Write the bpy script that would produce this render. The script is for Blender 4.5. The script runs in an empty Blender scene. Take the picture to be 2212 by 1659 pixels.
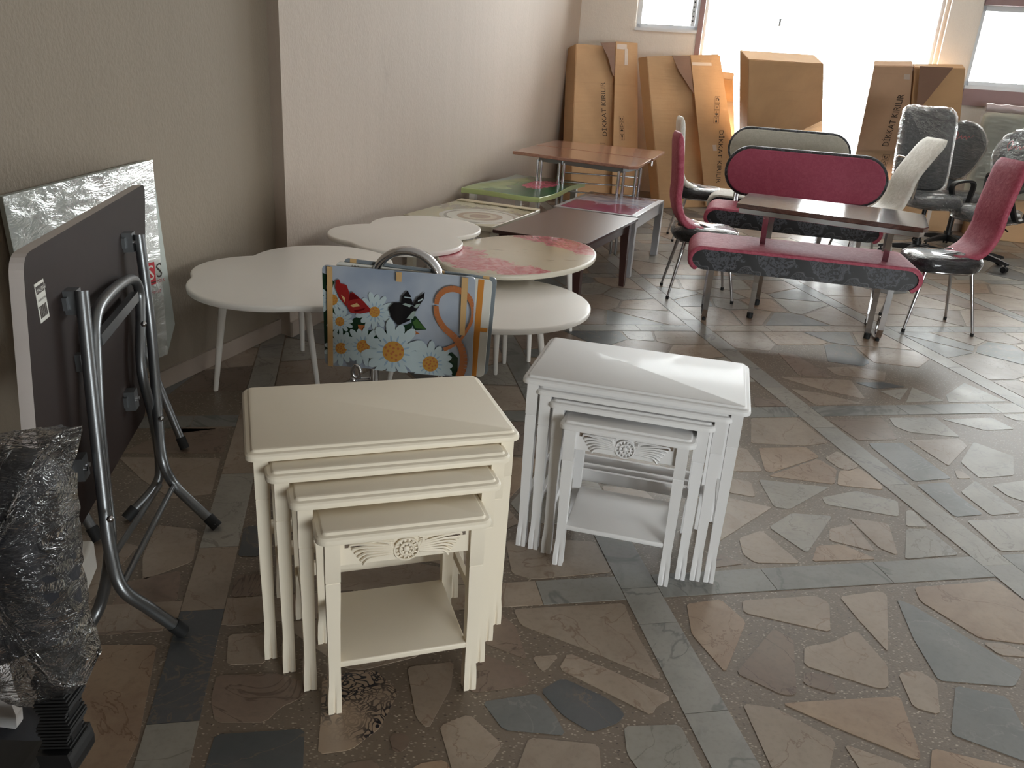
import bpy, bmesh, math, random
from math import sin, cos, pi, radians, sqrt, atan2
from mathutils import Vector, Matrix
random.seed(7)
S = bpy.context.scene
COL = S.collection
# ---------------------------------------------------------------- camera, sky, exposure
F, PITCH, ROLL, CH = 1770.32, radians(21.4987), radians(3.9123), 1.5
fw = Vector((0, cos(PITCH), -sin(PITCH))); rt0 = Vector((1, 0, 0)); up0 = rt0.cross(fw)
rt = cos(ROLL)*rt0 + sin(ROLL)*up0
up = -sin(ROLL)*rt0 + cos(ROLL)*up0
cam = bpy.data.cameras.new('camera'); co = bpy.data.objects.new('camera', cam); COL.objects.link(co)
cam.sensor_fit = 'HORIZONTAL'; cam.sensor_width = 36.0; cam.lens = 36.0*F/2212.0
cam.clip_start = 0.05; cam.clip_end = 200
M = Matrix.Identity(4)
for i in range(3):
    M[i][0] = rt[i]; M[i][1] = up[i]; M[i][2] = -fw[i]
M[0][3] = 0; M[1][3] = 0; M[2][3] = CH
co.matrix_world = M
S.camera = co
SKY = 25.0
w = bpy.data.worlds.new('overcast'); S.world = w; w.use_nodes = True
bg = w.node_tree.nodes['Background']; bg.inputs[0].default_value = (0.96, 0.975, 1.0, 1); bg.inputs[1].default_value = SKY
S.view_settings.view_transform = 'Standard'; S.view_settings.look = 'None'
S.view_settings.exposure = 0.0; S.view_settings.gamma = 1.0; S.view_settings.use_curve_mapping = False
S.cycles.max_bounces = 10; S.cycles.diffuse_bounces = 6; S.cycles.transparent_max_bounces = 16
S.cycles.caustics_reflective = False; S.cycles.caustics_refractive = False

def ray(x, y): return (x-1106)/F*rt - (y-829.5)/F*up + fw
def un(x, y, z=0.0):
    d = ray(x, y); t = (z-CH)/d.z
    return Vector((0, 0, CH)) + t*d
def onplane(x, y, P, n):
    d = ray(x, y); t = (P[0]*n[0]+P[1]*n[1])/(d.x*n[0]+d.y*n[1])
    return Vector((0, 0, CH)) + t*d
BD = Vector((.966, -.259)).normalized(); BM = Vector((-.259, -.966)).normalized()   # along / out of the back wall
BW = Vector((1.519, 10.482))
C0 = Vector((.517, 10.751))                                                         # far left corner of the room
# ---------------------------------------------------------------- materials
def lin(c):
    return tuple(((v/255)/12.92 if v/255 <= .04045 else (((v/255)+.055)/1.055)**2.4) for v in c)+(1,)
class NT:
    def __init__(s, name):
        s.m = bpy.data.materials.new(name); s.m.use_nodes = True; s.t = s.m.node_tree
        s.b = s.t.nodes['Principled BSDF']; s.out = s.t.nodes['Material Output']
        s.tc = s.t.nodes.new('ShaderNodeTexCoord')
    def n(s, ty, ins=None, **kw):
        nd = s.t.nodes.new('ShaderNode'+ty)
        for k, v in kw.items(): setattr(nd, k, v)
        for k, v in (ins or {}).items():
            if isinstance(v, bpy.types.NodeSocket): s.t.links.new(v, nd.inputs[k])
            else: nd.inputs[k].default_value = v
        return nd
    def math(s, op, a, b=0.0, c=0.0, clamp=False):
        nd = s.t.nodes.new('ShaderNodeMath'); nd.operation = op; nd.use_clamp = clamp
        for i, v in enumerate((a, b, c)):
            if isinstance(v, bpy.types.NodeSocket): s.t.links.new(v, nd.inputs[i])
            else: nd.inputs[i].default_value = v
        return nd.outputs[0]
    def obj(s): return s.tc.outputs['Object']
    def gen(s): return s.tc.outputs['Generated']
    def mapv(s, v, sc=(1, 1, 1), loc=(0, 0, 0), rot=(0, 0, 0)):
        return s.n('Mapping', {0: v, 'Location': loc, 'Rotation': rot, 'Scale': sc}).outputs[0]
    def noise(s, v, sc, det=4, rough=.55, dist=0):
        return s.n('TexNoise', {'Vector': v, 'Scale': sc, 'Detail': det, 'Roughness': rough, 'Distortion': dist}).outputs['Fac']
    def step(s, v, a, b):   # smooth 0..1 between a and b
        return s.n('MapRange', {0: v, 1: a, 2: b, 3: 0.0, 4: 1.0}, interpolation_type='SMOOTHSTEP').outputs[0]
    def mix(s, f, a, b):
        nd = s.t.nodes.new('ShaderNodeMix'); nd.data_type = 'RGBA'
        for i, v in ((0, f), (6, a), (7, b)):
            if isinstance(v, bpy.types.NodeSocket): s.t.links.new(v, nd.inputs[i])
            else: nd.inputs[i].default_value = v
        return nd.outputs[2]
    def col(s, v):
        if isinstance(v, bpy.types.NodeSocket): s.t.links.new(v, s.b.inputs['Base Color'])
        else: s.b.inputs['Base Color'].default_value = v
    def set(s, **kw):
        for k, v in kw.items():
            k = k.replace('_', ' ')
            if isinstance(v, bpy.types.NodeSocket): s.t.links.new(v, s.b.inputs[k])
            else: s.b.inputs[k].default_value = v
    def bump(s, h, st=.3, dist=.01):
        nd = s.n('Bump', {'Height': h, 'Strength': st, 'Distance': dist})
        s.t.links.new(nd.outputs[0], s.b.inputs['Normal']); return nd.outputs[0]
def simple(name, rgb, rough=.5, metal=0., var=.06, scale=6., bump=0., bscale=60., coat=0., **kw):
    t = NT(name); c = lin(rgb); d = tuple(x*(1-var*2) for x in c[:3])+(1,)
    t.col(t.mix(t.noise(t.obj(), scale), d, tuple(min(1, x*(1+var)) for x in c[:3])+(1,)))
    t.set(Roughness=rough, Metallic=metal)
    if coat: t.set(Coat_Weight=coat, Coat_Roughness=.08)
    if bump: t.bump(t.noise(t.obj(), bscale, 3), bump, .004)
    for k, v in kw.items(): t.set(**{k: v})
    return t.m

def wallmat(name, rgb):
    t = NT(name); c = lin(rgb)
    st = t.noise(t.mapv(t.obj(), (5, 5, .5)), 1.6, 5)
    a = t.mix(t.step(st, .35, .75), c, tuple(x*.965 for x in c[:3])+(1,))
    sm = t.step(t.noise(t.mapv(t.obj(), (1.2, 1.2, .35)), 2.2, 6, .7), .62, .78)
    a = t.mix(t.math('MULTIPLY', sm, .35), a, tuple(x*.6 for x in c[:3])+(1,))
    t.col(a); t.set(Roughness=.75)
    h = t.math('ADD', t.noise(t.mapv(t.obj(), (1, 1, .55)), 90, 3), t.math('MULTIPLY', t.noise(t.obj(), 22, 2), .8))
    t.bump(h, .55, .004)
    return t.m

def marble(name, a, b, vein, vs=3.0, vw=.012, rough=.33, ns=4.):
    t = NT(name)
    v = t.obj()
    rnd = t.n('ObjectInfo').outputs['Random']
    off = t.n('CombineXYZ', {0: t.math('MULTIPLY', rnd, 37.), 1: t.math('MULTIPLY', rnd, 11.), 2: 0.0}).outputs[0]
    v = t.n('VectorMath', {0: v, 1: off}, operation='ADD').outputs[0]
    n1 = t.noise(v, ns, 6, .6, .6)
    c = t.mix(t.step(n1, .3, .7), lin(a), lin(b))
    c = t.mix(t.math('MULTIPLY', t.step(t.noise(v, 60, 3), .45, .8), .18), c, (.05, .04, .035, 1))
    pt = t.step(t.noise(v, 7.5, 6, .7, 1.0), .52, .72)
    c = t.mix(t.math('MULTIPLY', pt, .38), c, lin(vein))
    wv = t.noise(v, vs, 5, .55, 1.6)
    d = t.math('ABSOLUTE', t.math('SUBTRACT', wv, .5))
    c = t.mix(t.math('MULTIPLY', t.math('SUBTRACT', 1.0, t.step(d, 0.0, vw)), .75), c, lin(vein))
    br = t.math('MULTIPLY_ADD', rnd, .2, .9)
    c = t.n('HueSaturation', {'Color': c, 'Value': br}).outputs[0]
    t.col(c)
    t.set(Roughness=t.math('MULTIPLY_ADD', t.noise(v, 5, 4), .25, rough-.07))
    t.bump(t.noise(v, 8, 3), .08, .004)
    return t.m
MS = {
 'P': marble('marble_pink_beige', (158, 143, 128), (144, 128, 113), (122, 100, 84)),
 'G': marble('marble_grey', (154, 149, 140), (140, 135, 127), (112, 108, 100)),
 'B': marble('marble_blue_grey', (118, 118, 116), (102, 104, 103), (128, 127, 124)),
 'D': marble('marble_dark_grey', (84, 84, 86), (70, 74, 76), (110, 96, 84)),
 'O': marble('marble_orange_beige', (160, 138, 116), (142, 118, 98), (112, 82, 62)),
 'N': marble('marble_brown', (130, 113, 99), (116, 98, 86), (80, 62, 52)),
 'W': marble('marble_strip_pale', (146, 143, 137), (134, 131, 126), (100, 100, 98), 1.6, .02),
 'S': marble('marble_strip_blue_grey', (130, 128, 123), (114, 113, 109), (86, 86, 84), 1.4, .025),
}
def breccia():
    t = NT('marble_breccia'); v = t.obj()
    vo = t.n('TexVoronoi', {'Vector': t.n('VectorMath', {0: v, 1: t.n('TexNoise', {'Vector': v, 'Scale': 9.}).outputs['Color']}, operation='ADD').outputs[0], 'Scale': 16.}, feature='DISTANCE_TO_EDGE').outputs['Distance']
    msk = t.step(t.noise(v, 3.3, 2), .44, .56)
    f = t.math('MULTIPLY', t.math('SUBTRACT', 1.0, t.step(vo, .05, .16)), msk)
    t.col(t.mix(f, t.mix(t.noise(v, 6), lin((165, 143, 122)), lin((150, 132, 116))), lin((38, 38, 44))))
    t.set(Roughness=.25); return t.m
MS['K'] = breccia()
def terrazzo():
    t = NT('terrazzo_grout'); v = t.obj()
    vo = t.n('TexVoronoi', {'Vector': t.mapv(v, (1, 1.7, 1), rot=(0, 0, .5)), 'Scale': 100.})
    sep = t.n('SeparateColor', {0: vo.outputs['Color']})
    base = t.mix(t.noise(v, 7, 5), lin((120, 106, 92)), lin((104, 91, 79)))
    chip = t.mix(sep.outputs[1], lin((176, 164, 146)), lin((70, 59, 50)))
    inside = t.math('SUBTRACT', 1.0, t.step(vo.outputs['Distance'], .25, .42))
    f = t.math('MULTIPLY', inside, t.math('GREATER_THAN', sep.outputs[0], .30))
    c = t.mix(f, base, chip)
    pl = t.step(t.noise(v, 5.5, 5, .7), .69, .73)           # old paint and plaster spilled on the joints
    c = t.mix(t.math('MULTIPLY', pl, .8), c, lin((190, 182, 168)))
    t.col(c); t.set(Roughness=.42); t.bump(t.noise(v, 120, 3), .25, .002); return t.m
M_GROUT = terrazzo()
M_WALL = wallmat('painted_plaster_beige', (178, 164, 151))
M_WALLSHADE = wallmat('painted_plaster_beige_shaded', (142, 130, 115))  # same beige plaster, darkened: dimmer light on the near left wall put into colour
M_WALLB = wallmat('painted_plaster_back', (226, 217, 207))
M_CEIL = simple('ceiling_paint', (242, 240, 236), .8)
M_PLINTH = simple('plinth_beige', (172, 158, 146), .5)
M_CREAM = simple('cream_lacquer', (234, 224, 205), .5, var=.015, bump=.05, bscale=30, coat=.05)
M_WHITE = simple('white_lacquer', (220, 219, 219), .52, var=.015, bump=.05, bscale=30, coat=.04)
M_COFF = simple('white_table_lacquer', (242, 238, 232), .4, var=.015, coat=.15)
M_GAP = simple('carving_gap_brown', (110, 96, 84), .7)
M_CHROME = simple('chrome', (205, 205, 208), .14, 1.0, .02)
M_STEEL = simple('grey_painted_steel', (122, 124, 126), .33, .85, .04, bump=.05, bscale=200)
M_GALV = simple('galvanised_bracket', (120, 122, 124), .4, .9)
M_BLACKP = simple('black_plastic', (26, 27, 29), .42, var=.1)
M_RUBBER = simple('black_rubber', (20, 20, 21), .7)
M_BROWN = simple('wenge_laminate', (36, 24, 20), .6, Specular_IOR_Level=.2, var=.1, scale=20)
M_EDGE = simple('white_edge_band', (196, 188, 184), .45)
M_COFFEE = simple('brown_table_foil', (98, 70, 60), .32, var=.05, scale=4)
M_COFFEED = simple('dark_brown_wood', (62, 38, 34), .4, var=.1)
M_WALNUT = None
def wood(name, a, b, rough=.18, sc=(1.2, 14, 14), coat=.5):
    t = NT(name); n = t.noise(t.mapv(t.obj(), sc), 3., 6, .6, .8)
    t.col(t.mix(t.step(n, .3, .7), lin(a), lin(b))); t.set(Roughness=rough, Coat_Weight=coat, Coat_Roughness=.1); return t.m
M_WALNUT = wood('brown_high_gloss_laminate', (92, 62, 54), (66, 42, 38), .08)
M_TEAK = wood('reddish_brown_laminate', (172, 128, 108), (146, 104, 88))
def card(name, rgb):
    t = NT(name); c = lin(rgb); g = t.obj()
    n = t.noise(g, 2.2, 5, .6)
    cr = t.noise(t.mapv(g, (.6, .6, 16)), 2.4, 3)
    cc = t.mix(t.step(n, .3, .75), c, tuple(x*.86 for x in c[:3])+(1,))
    cc = t.mix(t.math('MULTIPLY', t.step(cr, .62, .7), .18), cc, tuple(x*.7 for x in c[:3])+(1,))
    t.col(cc); t.set(Roughness=.6); t.bump(t.math('ADD', cr, t.noise(g, 6, 4)), .25, .01); return t.m
M_CARD = card('cardboard', (203, 163, 121)); M_CARDD = card('cardboard_inner_face', (140, 108, 90)); M_CARD2 = card('cardboard_pinkish', (206, 170, 140))
M_INK = simple('black_print', (48, 36, 30), .7)
M_REDINK = simple('red_print', (176, 30, 44), .6)
M_TAPE = simple('clear_packing_tape', (214, 198, 184), .15)
M_TAN = simple('tan_masking_tape', (196, 160, 110), .55); M_ORT = simple('orange_tape', (196, 126, 44), .5)
def velvet(name, a, b, gloss=.1):
    t = NT(name); n = t.noise(t.mapv(t.obj(), (1, 1, 1)), 26, 5, .7, 1.2)
    t.col(t.mix(t.step(n, .35, .72), lin(a), lin(b))); t.set(Roughness=.7, Sheen_Weight=.03, Sheen_Roughness=.5, Specular_IOR_Level=.2, Coat_Weight=gloss, Coat_Roughness=.4)
    t.bump(n, .6, .006); return t.m
M_RED = velvet('dusty_rose_velvet', (160, 70, 88), (184, 100, 116)); M_RED2 = velvet('burgundy_rose_velvet', (146, 66, 86), (158, 80, 98), .05)
M_CRM = velvet('cream_velvet', (206, 202, 192), (228, 225, 218)); M_CRM2 = velvet('grey_cream_felt', (166, 162, 150), (178, 174, 162), .0)
def damask():
    t = NT('black_damask'); v = t.obj(); x = t.n('SeparateXYZ', {0: v}); U = t.math('MULTIPLY', x.outputs[0], 2*pi/.32); V = t.math('MULTIPLY', x.outputs[2], 2*pi/.30)
    cu = t.math('COSINE', U); cv = t.math('COSINE', V)
    f = t.math('ADD', cu, cv)
    f2 = t.math('MULTIPLY', t.math('SINE', t.math('MULTIPLY', U, 3.)), t.math('SINE', t.math('MULTIPLY', V, 3.)))
    f = t.math('ADD', f, t.math('MULTIPLY', f2, .35))
    ring = t.math('SUBTRACT', 1.0, t.step(t.math('ABSOLUTE', t.math('SUBTRACT', f, .55)), .03, .10))
    ring2 = t.math('SUBTRACT', 1.0, t.step(t.math('ABSOLUTE', t.math('ADD', f, .62)), .02, .07))
    ground = t.math('SUBTRACT', 1.0, t.step(f, -.40, -.32))
    mot = t.step(t.noise(t.mapv(v, (1, 1, 1)), 26, 2, .5, 2.6), .47, .50)
    med = t.step(f, .62, .70)
    mm = t.step(t.noise(v, 48, 2, .5, 2.), .50, .54)
    sp = t.n('TexVoronoi', {'Vector': v, 'Scale': 190.}).outputs['Distance']
    dots = t.math('MULTIPLY', t.math('SUBTRACT', 1.0, t.step(sp, .14, .30)), med)
    c = t.mix(t.math('MULTIPLY', ground, mot), lin((12, 12, 16)), lin((66, 67, 74)))
    c = t.mix(t.math('MULTIPLY', med, mm), c, lin((48, 48, 54)))
    c = t.mix(t.math('MULTIPLY', t.math('MAXIMUM', ring, ring2), .7), c, lin((92, 90, 95)))
    c = t.mix(dots, c, lin((108, 104, 106)))
    t.col(c); t.set(Roughness=.5, Sheen_Weight=.1); t.bump(f, .25, .003); return t.m
M_DAM = damask()
def damask_plain():
    t = NT('black_damask_in_film'); v = t.obj(); n = t.noise(v, 14, 4, .6, 2.)
    t.col(t.mix(t.step(n, .45, .6), lin((14, 16, 20)), lin((32, 33, 40)))); t.set(Roughness=.35, Coat_Weight=.9, Coat_Roughness=.08)
    t.bump(t.noise(t.mapv(v, (1.5, 5, 5)), 7, 3, .6, 2.5), .9, .02); return t.m
M_DAMF = damask_plain()
def film(name, tint=(1, 1, 1, 1), sc=9., st=1.0, base=.06, gain=.8, milk=.03):
    t = NT(name)
    nt = t.t; tr = t.n('BsdfTransparent', {0: tint}); gl = t.n('BsdfGlossy', {0: (1, 1, 1, 1), 'Roughness': .08})
    h = t.noise(t.mapv(t.obj(), (1.0, 1.6, 3.0), rot=(.5, .3, .4)), sc, 4, .65, 2.2)
    bn = t.n('Bump', {'Height': h, 'Strength': st, 'Distance': .03})
    nt.links.new(bn.outputs[0], gl.inputs['Normal'])
    fr = t.n('Fresnel', {'IOR': 1.45, 'Normal': bn.outputs[0]})
    f = t.math('MULTIPLY_ADD', fr.outputs[0], gain, base, clamp=True)
    df = t.n('BsdfDiffuse', {0: (.8, .82, .84, 1)}); m0 = t.n('MixShader', {0: milk, 1: tr.outputs[0], 2: df.outputs[0]})
    mx = t.n('MixShader', {0: f, 1: m0.outputs[0], 2: gl.outputs[0]})
    nt.links.new(mx.outputs[0], t.out.inputs[0]); nt.nodes.remove(t.b); return t.m
M_FILM = film('crinkled_plastic_film'); M_FILMC = film('milky_plastic_film', (.97, .97, .98, 1), 7., 1., .02, 1.0, .015); M_FILMB = film('smooth_plastic_film', sc=5., st=.18, base=.0, gain=.4, milk=.02)
def pane():
    t = NT('window_glass'); tr = t.n('BsdfTransparent', {0: (.97, .99, .98, 1)}); gl = t.n('BsdfGlossy', {'Roughness': .02})
    mx = t.n('MixShader', {0: t.math('MULTIPLY', t.n('Fresnel', {'IOR': 1.3}).outputs[0], 1.0), 1: tr.outputs[0], 2: gl.outputs[0]})
    t.t.links.new(mx.outputs[0], t.out.inputs[0]); t.t.nodes.remove(t.b); return t.m
M_PANE = pane()
M_FRAME = simple('white_window_frame', (224, 226, 230), .4); M_REDFR = simple('reddish_frame_paint', (150, 122, 122), .6)
M_CURT = simple('white_reveal_paint', (236, 228, 220), .7)

# ---------------------------------------------------------------- mesh helpers
def newbm(): return bmesh.new()
def link(o, parent=None, col=None):
    COL.objects.link(o)
    if parent: o.parent = parent
    return o
def wmat(o):
    m = o.matrix_basis.copy()
    while o.parent: o = o.parent; m = o.matrix_basis @ m
    return m
def obj(name, bm, mats, parent=None, smooth=False, angle=35, world=False):
    me = bpy.data.meshes.new(name)
    if world and parent:
        bm.transform(wmat(parent).inverted())
    bmesh.ops.recalc_face_normals(bm, faces=bm.faces) if not getattr(bm, 'keep', False) else None
    bm.to_mesh(me); bm.free()
    for m in (mats if isinstance(mats, (list, tuple)) else [mats]): me.materials.append(m)
    if smooth:
        me.polygons.foreach_set('use_smooth', [True]*len(me.polygons)); me.set_sharp_from_angle(angle=radians(angle))
    o = bpy.data.objects.new(name, me); return link(o, parent)
def thing(name, label, cat, loc=(0, 0, 0), rotz=0., group=None):
    o = bpy.data.objects.new(name, None); COL.objects.link(o); o.empty_display_size = .1
    o.location = loc; o.rotation_euler = (0, 0, rotz)
    o.matrix_basis = Matrix.Translation(loc) @ Matrix.Rotation(rotz, 4, 'Z')
    o['label'] = label; o['category'] = cat
    if group: o['group'] = group
    return o
def sub(name, parent):
    o = bpy.data.objects.new(name, None); COL.objects.link(o); o.parent = parent; return o
def box(bm, x0, x1, y0, y1, z0, z1, bev=0., seg=2, mi=0):
    b2 = bmesh.new(); bmesh.ops.create_cube(b2, size=1)
    for v in b2.verts: v.co = Vector(((x0+x1)/2+v.co.x*(x1-x0), (y0+y1)/2+v.co.y*(y1-y0), (z0+z1)/2+v.co.z*(z1-z0)))
    if bev: bmesh.ops.bevel(b2, geom=b2.edges[:], offset=bev, segments=seg, affect='EDGES', profile=.5)
    merge(bm, b2, mi)
def merge(bm, b2, mi=0, mat=None):
    if mat is not None: b2.transform(mat)
    vm = {v: bm.verts.new(v.co) for v in b2.verts}
    for f in b2.faces:
        try:
            nf = bm.faces.new([vm[v] for v in f.verts]); nf.material_index = mi; nf.smooth = f.smooth
        except ValueError: pass
    b2.free()
def rings(bm, rs, cap=True, mi=0, closed=False):
    L = []
    for r in rs: L.append([bm.verts.new(p) for p in r])
    n = len(L[0]); fs = []
    pairs = list(zip(L[:-1], L[1:])) + ([(L[-1], L[0])] if closed else [])
    for a, b in pairs:
        for i in range(n):
            f = bm.faces.new((a[i], a[(i+1) % n], b[(i+1) % n], b[i])); f.material_index = mi
    if cap and not closed:
        for r in (L[0][::-1], L[-1]):
            f = bm.faces.new(r); f.material_index = mi
    return L
def frames(pts):
    P = [Vector(p) for p in pts]; T = []
    for i in range(len(P)):
        a = P[max(0, i-1)]; b = P[min(len(P)-1, i+1)]; T.append((b-a).normalized())
    u = T[0].orthogonal().normalized(); out = []
    for i, t in enumerate(T):
        u = (u - t*u.dot(t)).normalized(); out.append((P[i], t, u, t.cross(u)))
    return out
def tube(bm, pts, r, seg=12, mi=0, cap=True):
    fr = frames(pts); rs = []
    for i, (p, t, u, v) in enumerate(fr):
        rr = r[i] if isinstance(r, (list, tuple)) else r
        rs.append([p + rr*(cos(2*pi*k/seg)*u + sin(2*pi*k/seg)*v) for k in range(seg)])
    rings(bm, rs, cap, mi)
def bar(bm, pts, side, w_, h_, mi=0):     # flat bar: 'side' is the fixed width direction
    side = Vector(side).normalized(); P = [Vector(p) for p in pts]; rs = []
    for i in range(len(P)):
        t = (P[min(len(P)-1, i+1)]-P[max(0, i-1)]).normalized(); n = t.cross(side).normalized()
        rs.append([P[i]+side*w_/2*a+n*h_/2*b for a, b in ((-1, -1), (1, -1), (1, 1), (-1, 1))])
    rings(bm, rs, True, mi)
def smooth(pts, n=6):   # Catmull-Rom
    P = [Vector(p) for p in pts]; P = [2*P[0]-P[1]]+P+[2*P[-1]-P[-2]]; out = []
    for i in range(1, len(P)-2):
        for k in range(n):
            t = k/n; a, b, c, d = P[i-1:i+3]
            out.append(.5*((2*b)+(c-a)*t+(2*a-5*b+4*c-d)*t*t+(3*b-a-3*c+d)*t**3))
    out.append(P[-2]); return out
def rrect(w_, d_, r, n=5):
    o = []
    for cx_, cy_, a0 in ((w_/2-r, d_/2-r, 0), (-w_/2+r, d_/2-r, 90), (-w_/2+r, -d_/2+r, 180), (w_/2-r, -d_/2+r, 270)):
        for k in range(n+1):
            a = radians(a0+90*k/n); o.append((cx_+r*cos(a), cy_+r*sin(a)))
    return o
def inset(poly, d):
    n = len(poly); out = []
    for i in range(n):
        a, b, c = Vector(poly[i-1]), Vector(poly[i]), Vector(poly[(i+1) % n])
        e1 = (b-a); e2 = (c-b)
        if e1.length < 1e-9 or e2.length < 1e-9: out.append(tuple(b)); continue
        e1.normalize(); e2.normalize()
        n1 = Vector((-e1.y, e1.x)); n2 = Vector((-e2.y, e2.x)); m = n1+n2
        m = m/max(.3, m.length_squared)*2
        out.append((b.x+m.x*d, b.y+m.y*d))
    return out
def profile(bm, poly, prof, mi=0):       # prof = [(inset, z)...]; poly ccw
    rings(bm, [[(x, y, z) for x, y in (inset(poly, i) if i else poly)] for i, z in prof], True, mi)
def sphere(bm, c, r, sc=(1, 1, 1), seg=10, mi=0, M_=None):
    b2 = bmesh.new(); bmesh.ops.create_uvsphere(b2, u_segments=seg, v_segments=max(4, seg//2+1), radius=r)
    for v in b2.verts: v.co = Vector((v.co.x*sc[0], v.co.y*sc[1], v.co.z*sc[2]))
    if M_ is not None: b2.transform(M_)
    b2.transform(Matrix.Translation(c)); merge(bm, b2, mi)
def cyl(bm, c, r, h, axis=(0, 0, 1), seg=16, mi=0, r2=None):
    a = Vector(axis).normalized(); c = Vector(c); tube(bm, [c-a*h/2, c+a*h/2], [r, r if r2 is None else r2], seg, mi)
def area(poly): return .5*sum(poly[i-1][0]*poly[i][1]-poly[i][0]*poly[i-1][1] for i in range(len(poly)))
def ccw(poly): return poly if area(poly) > 0 else poly[::-1]
class Face2D:     # a 2-D frame on a flat face: metres along u and v, w stands proud
    def __init__(s, o, u, v): s.o = Vector(o); s.u = Vector(u).normalized(); s.v = Vector(v).normalized(); s.n = s.u.cross(s.v).normalized()
    def p(s, x, y, w_=0.): return s.o+s.u*x+s.v*y+s.n*w_
    def poly(s, bm, pts, w_, mi=0):
        f = bm.faces.new([bm.verts.new(s.p(x, y, w_)) for x, y in pts]); f.material_index = mi; return f
    def text(s, bm, body, x, y, size, w_, ang=0., mi=0, shear=0.):
        cu = bpy.data.curves.new('t', 'FONT'); cu.body = body; cu.size = size; cu.shear = shear; cu.resolution_u = 2
        o = bpy.data.objects.new('t', cu); COL.objects.link(o)
        bpy.context.view_layer.update()
        me = bpy.data.meshes.new_from_object(o.evaluated_get(bpy.context.evaluated_depsgraph_get()))
        bpy.data.objects.remove(o); bpy.data.curves.remove(cu)
        b2 = bmesh.new(); b2.from_mesh(me); bpy.data.meshes.remove(me)
        ca, sa = cos(ang), sin(ang)
        for v in b2.verts:
            a, b = v.co.x, v.co.y; v.co = s.p(x+ca*a-sa*b, y+sa*a+ca*b, w_)
        merge(bm, b2, mi)
def slab(bm, f, x0, x1, y0, y1, w0, w1, mi=0):
    P = [f.p(x, y, z) for z in (w0, w1) for x, y in ((x0, y0), (x1, y0), (x1, y1), (x0, y1))]
    rings(bm, [P[:4], P[4:]], True, mi)
def copy_tree(o, parent=None):
    c = o.copy(); COL.objects.link(c); c.parent = parent
    for ch in list(o.children): copy_tree(ch, c)
    return c
def struct(name, bm, m, parent=None, **kw):
    o = obj(name, bm, m, parent, **kw)
    if not parent: o['kind'] = 'structure'
    return o
def sthing(name):
    o = bpy.data.objects.new(name, None); COL.objects.link(o); o['kind'] = 'structure'; return o

# ---------------------------------------------------------------- room shell
CEIL = 3.05
def wallseg(bm, a, b, z0, z1, t=.15, side=1):       # a,b: 2-D; thickness goes to 'side'
    a = Vector(a); b = Vector(b); d = (b-a).normalized(); n = Vector((-d.y, d.x))*t*side
    q = [a, b, b+n, a+n]
    if area([tuple(p) for p in q]) < 0: q = q[::-1]
    rings(bm, [[(p.x, p.y, z0) for p in q], [(p.x, p.y, z1) for p in q]])
K2 = Vector((-1.241, 4.289)); K1 = Vector((-1.317, 4.347))
w1d = Vector((.3041, .9526)).normalized(); W1A = K1 - w1d*8.2
bm = newbm(); wallseg(bm, W1A, K1, 0, CEIL, .2, 1); wall_left = struct('wall_left', bm, M_WALLSHADE)
K3 = K2 + (C0-K2).normalized()*.0
bm = newbm(); q = [K1, K2, C0, C0+Vector((-.35, .05)), K1+Vector((-.25, .1))]
rings(bm, [[(p.x, p.y, 0) for p in q], [(p.x, p.y, CEIL) for p in q]]); struct('wall_left', bm, M_WALL)
def plinth(name, a, b, side=-1, h=.085, t=.014):
    bm = newbm(); wallseg(bm, a, b, 0.001, h, t, side); struct(name, bm, M_PLINTH)
plinth('baseboard_left', W1A, K1); plinth('baseboard_left', K2, C0)
# back wall with three openings, plus an unseen window added for light; s runs along the wall from the corner
def bp(s, off=0.): p = C0+BD*s+BM*off; return Vector((p.x, p.y))
opens = [(.667, 1.392, 1.955, 2.75), (1.45, 3.965, .45, 2.75), (4.33, 7.0, 1.56, 2.36), (7.4, 11.0, .9, 2.7)]
WL = 11.5; TH = .22
bm = newbm(); xs = [-.1]
cur = -.1
for s0, s1, z0, z1 in opens:
    wallseg(bm, bp(cur), bp(s0), 0, CEIL, TH, 1); wallseg(bm, bp(s0), bp(s1), 0, z0, TH, 1); wallseg(bm, bp(s0), bp(s1), z1, CEIL, TH, 1); cur = s1
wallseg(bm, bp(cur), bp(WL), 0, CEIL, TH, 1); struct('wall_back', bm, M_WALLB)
bm = newbm(); wallseg(bm, bp(4.0, .10), bp(4.30, .10), 0, CEIL, .10, 1); struct('trim_1', bm, M_WALLB)   # pillar between the windows
plinth('baseboard_back', bp(0), bp(WL))
FW = -3.2; RX = bp(WL)
b0 = Vector((W1A.x-.1, FW)); b1 = Vector((RX.x, FW))
bm = newbm(); wallseg(bm, RX, b1, 0, CEIL, .2, 1); struct('wall_right', bm, M_WALL)
FO = (2.3, 5.2, .2, 1.75)
bm = newbm(); wallseg(bm, b0, (FO[0], FW), 0, CEIL, .2, -1); wallseg(bm, (FO[0], FW), (FO[1], FW), 0, FO[2], .2, -1)
wallseg(bm, (FO[0], FW), (FO[1], FW), FO[3], CEIL, .2, -1); wallseg(bm, (FO[1], FW), b1, 0, CEIL, .2, -1); struct('wall_front', bm, M_WALL)
bm = newbm(); box(bm, -5, 13, FW-.3, 12.2, CEIL, CEIL+.15); struct('ceiling', bm, M_CEIL)
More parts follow.
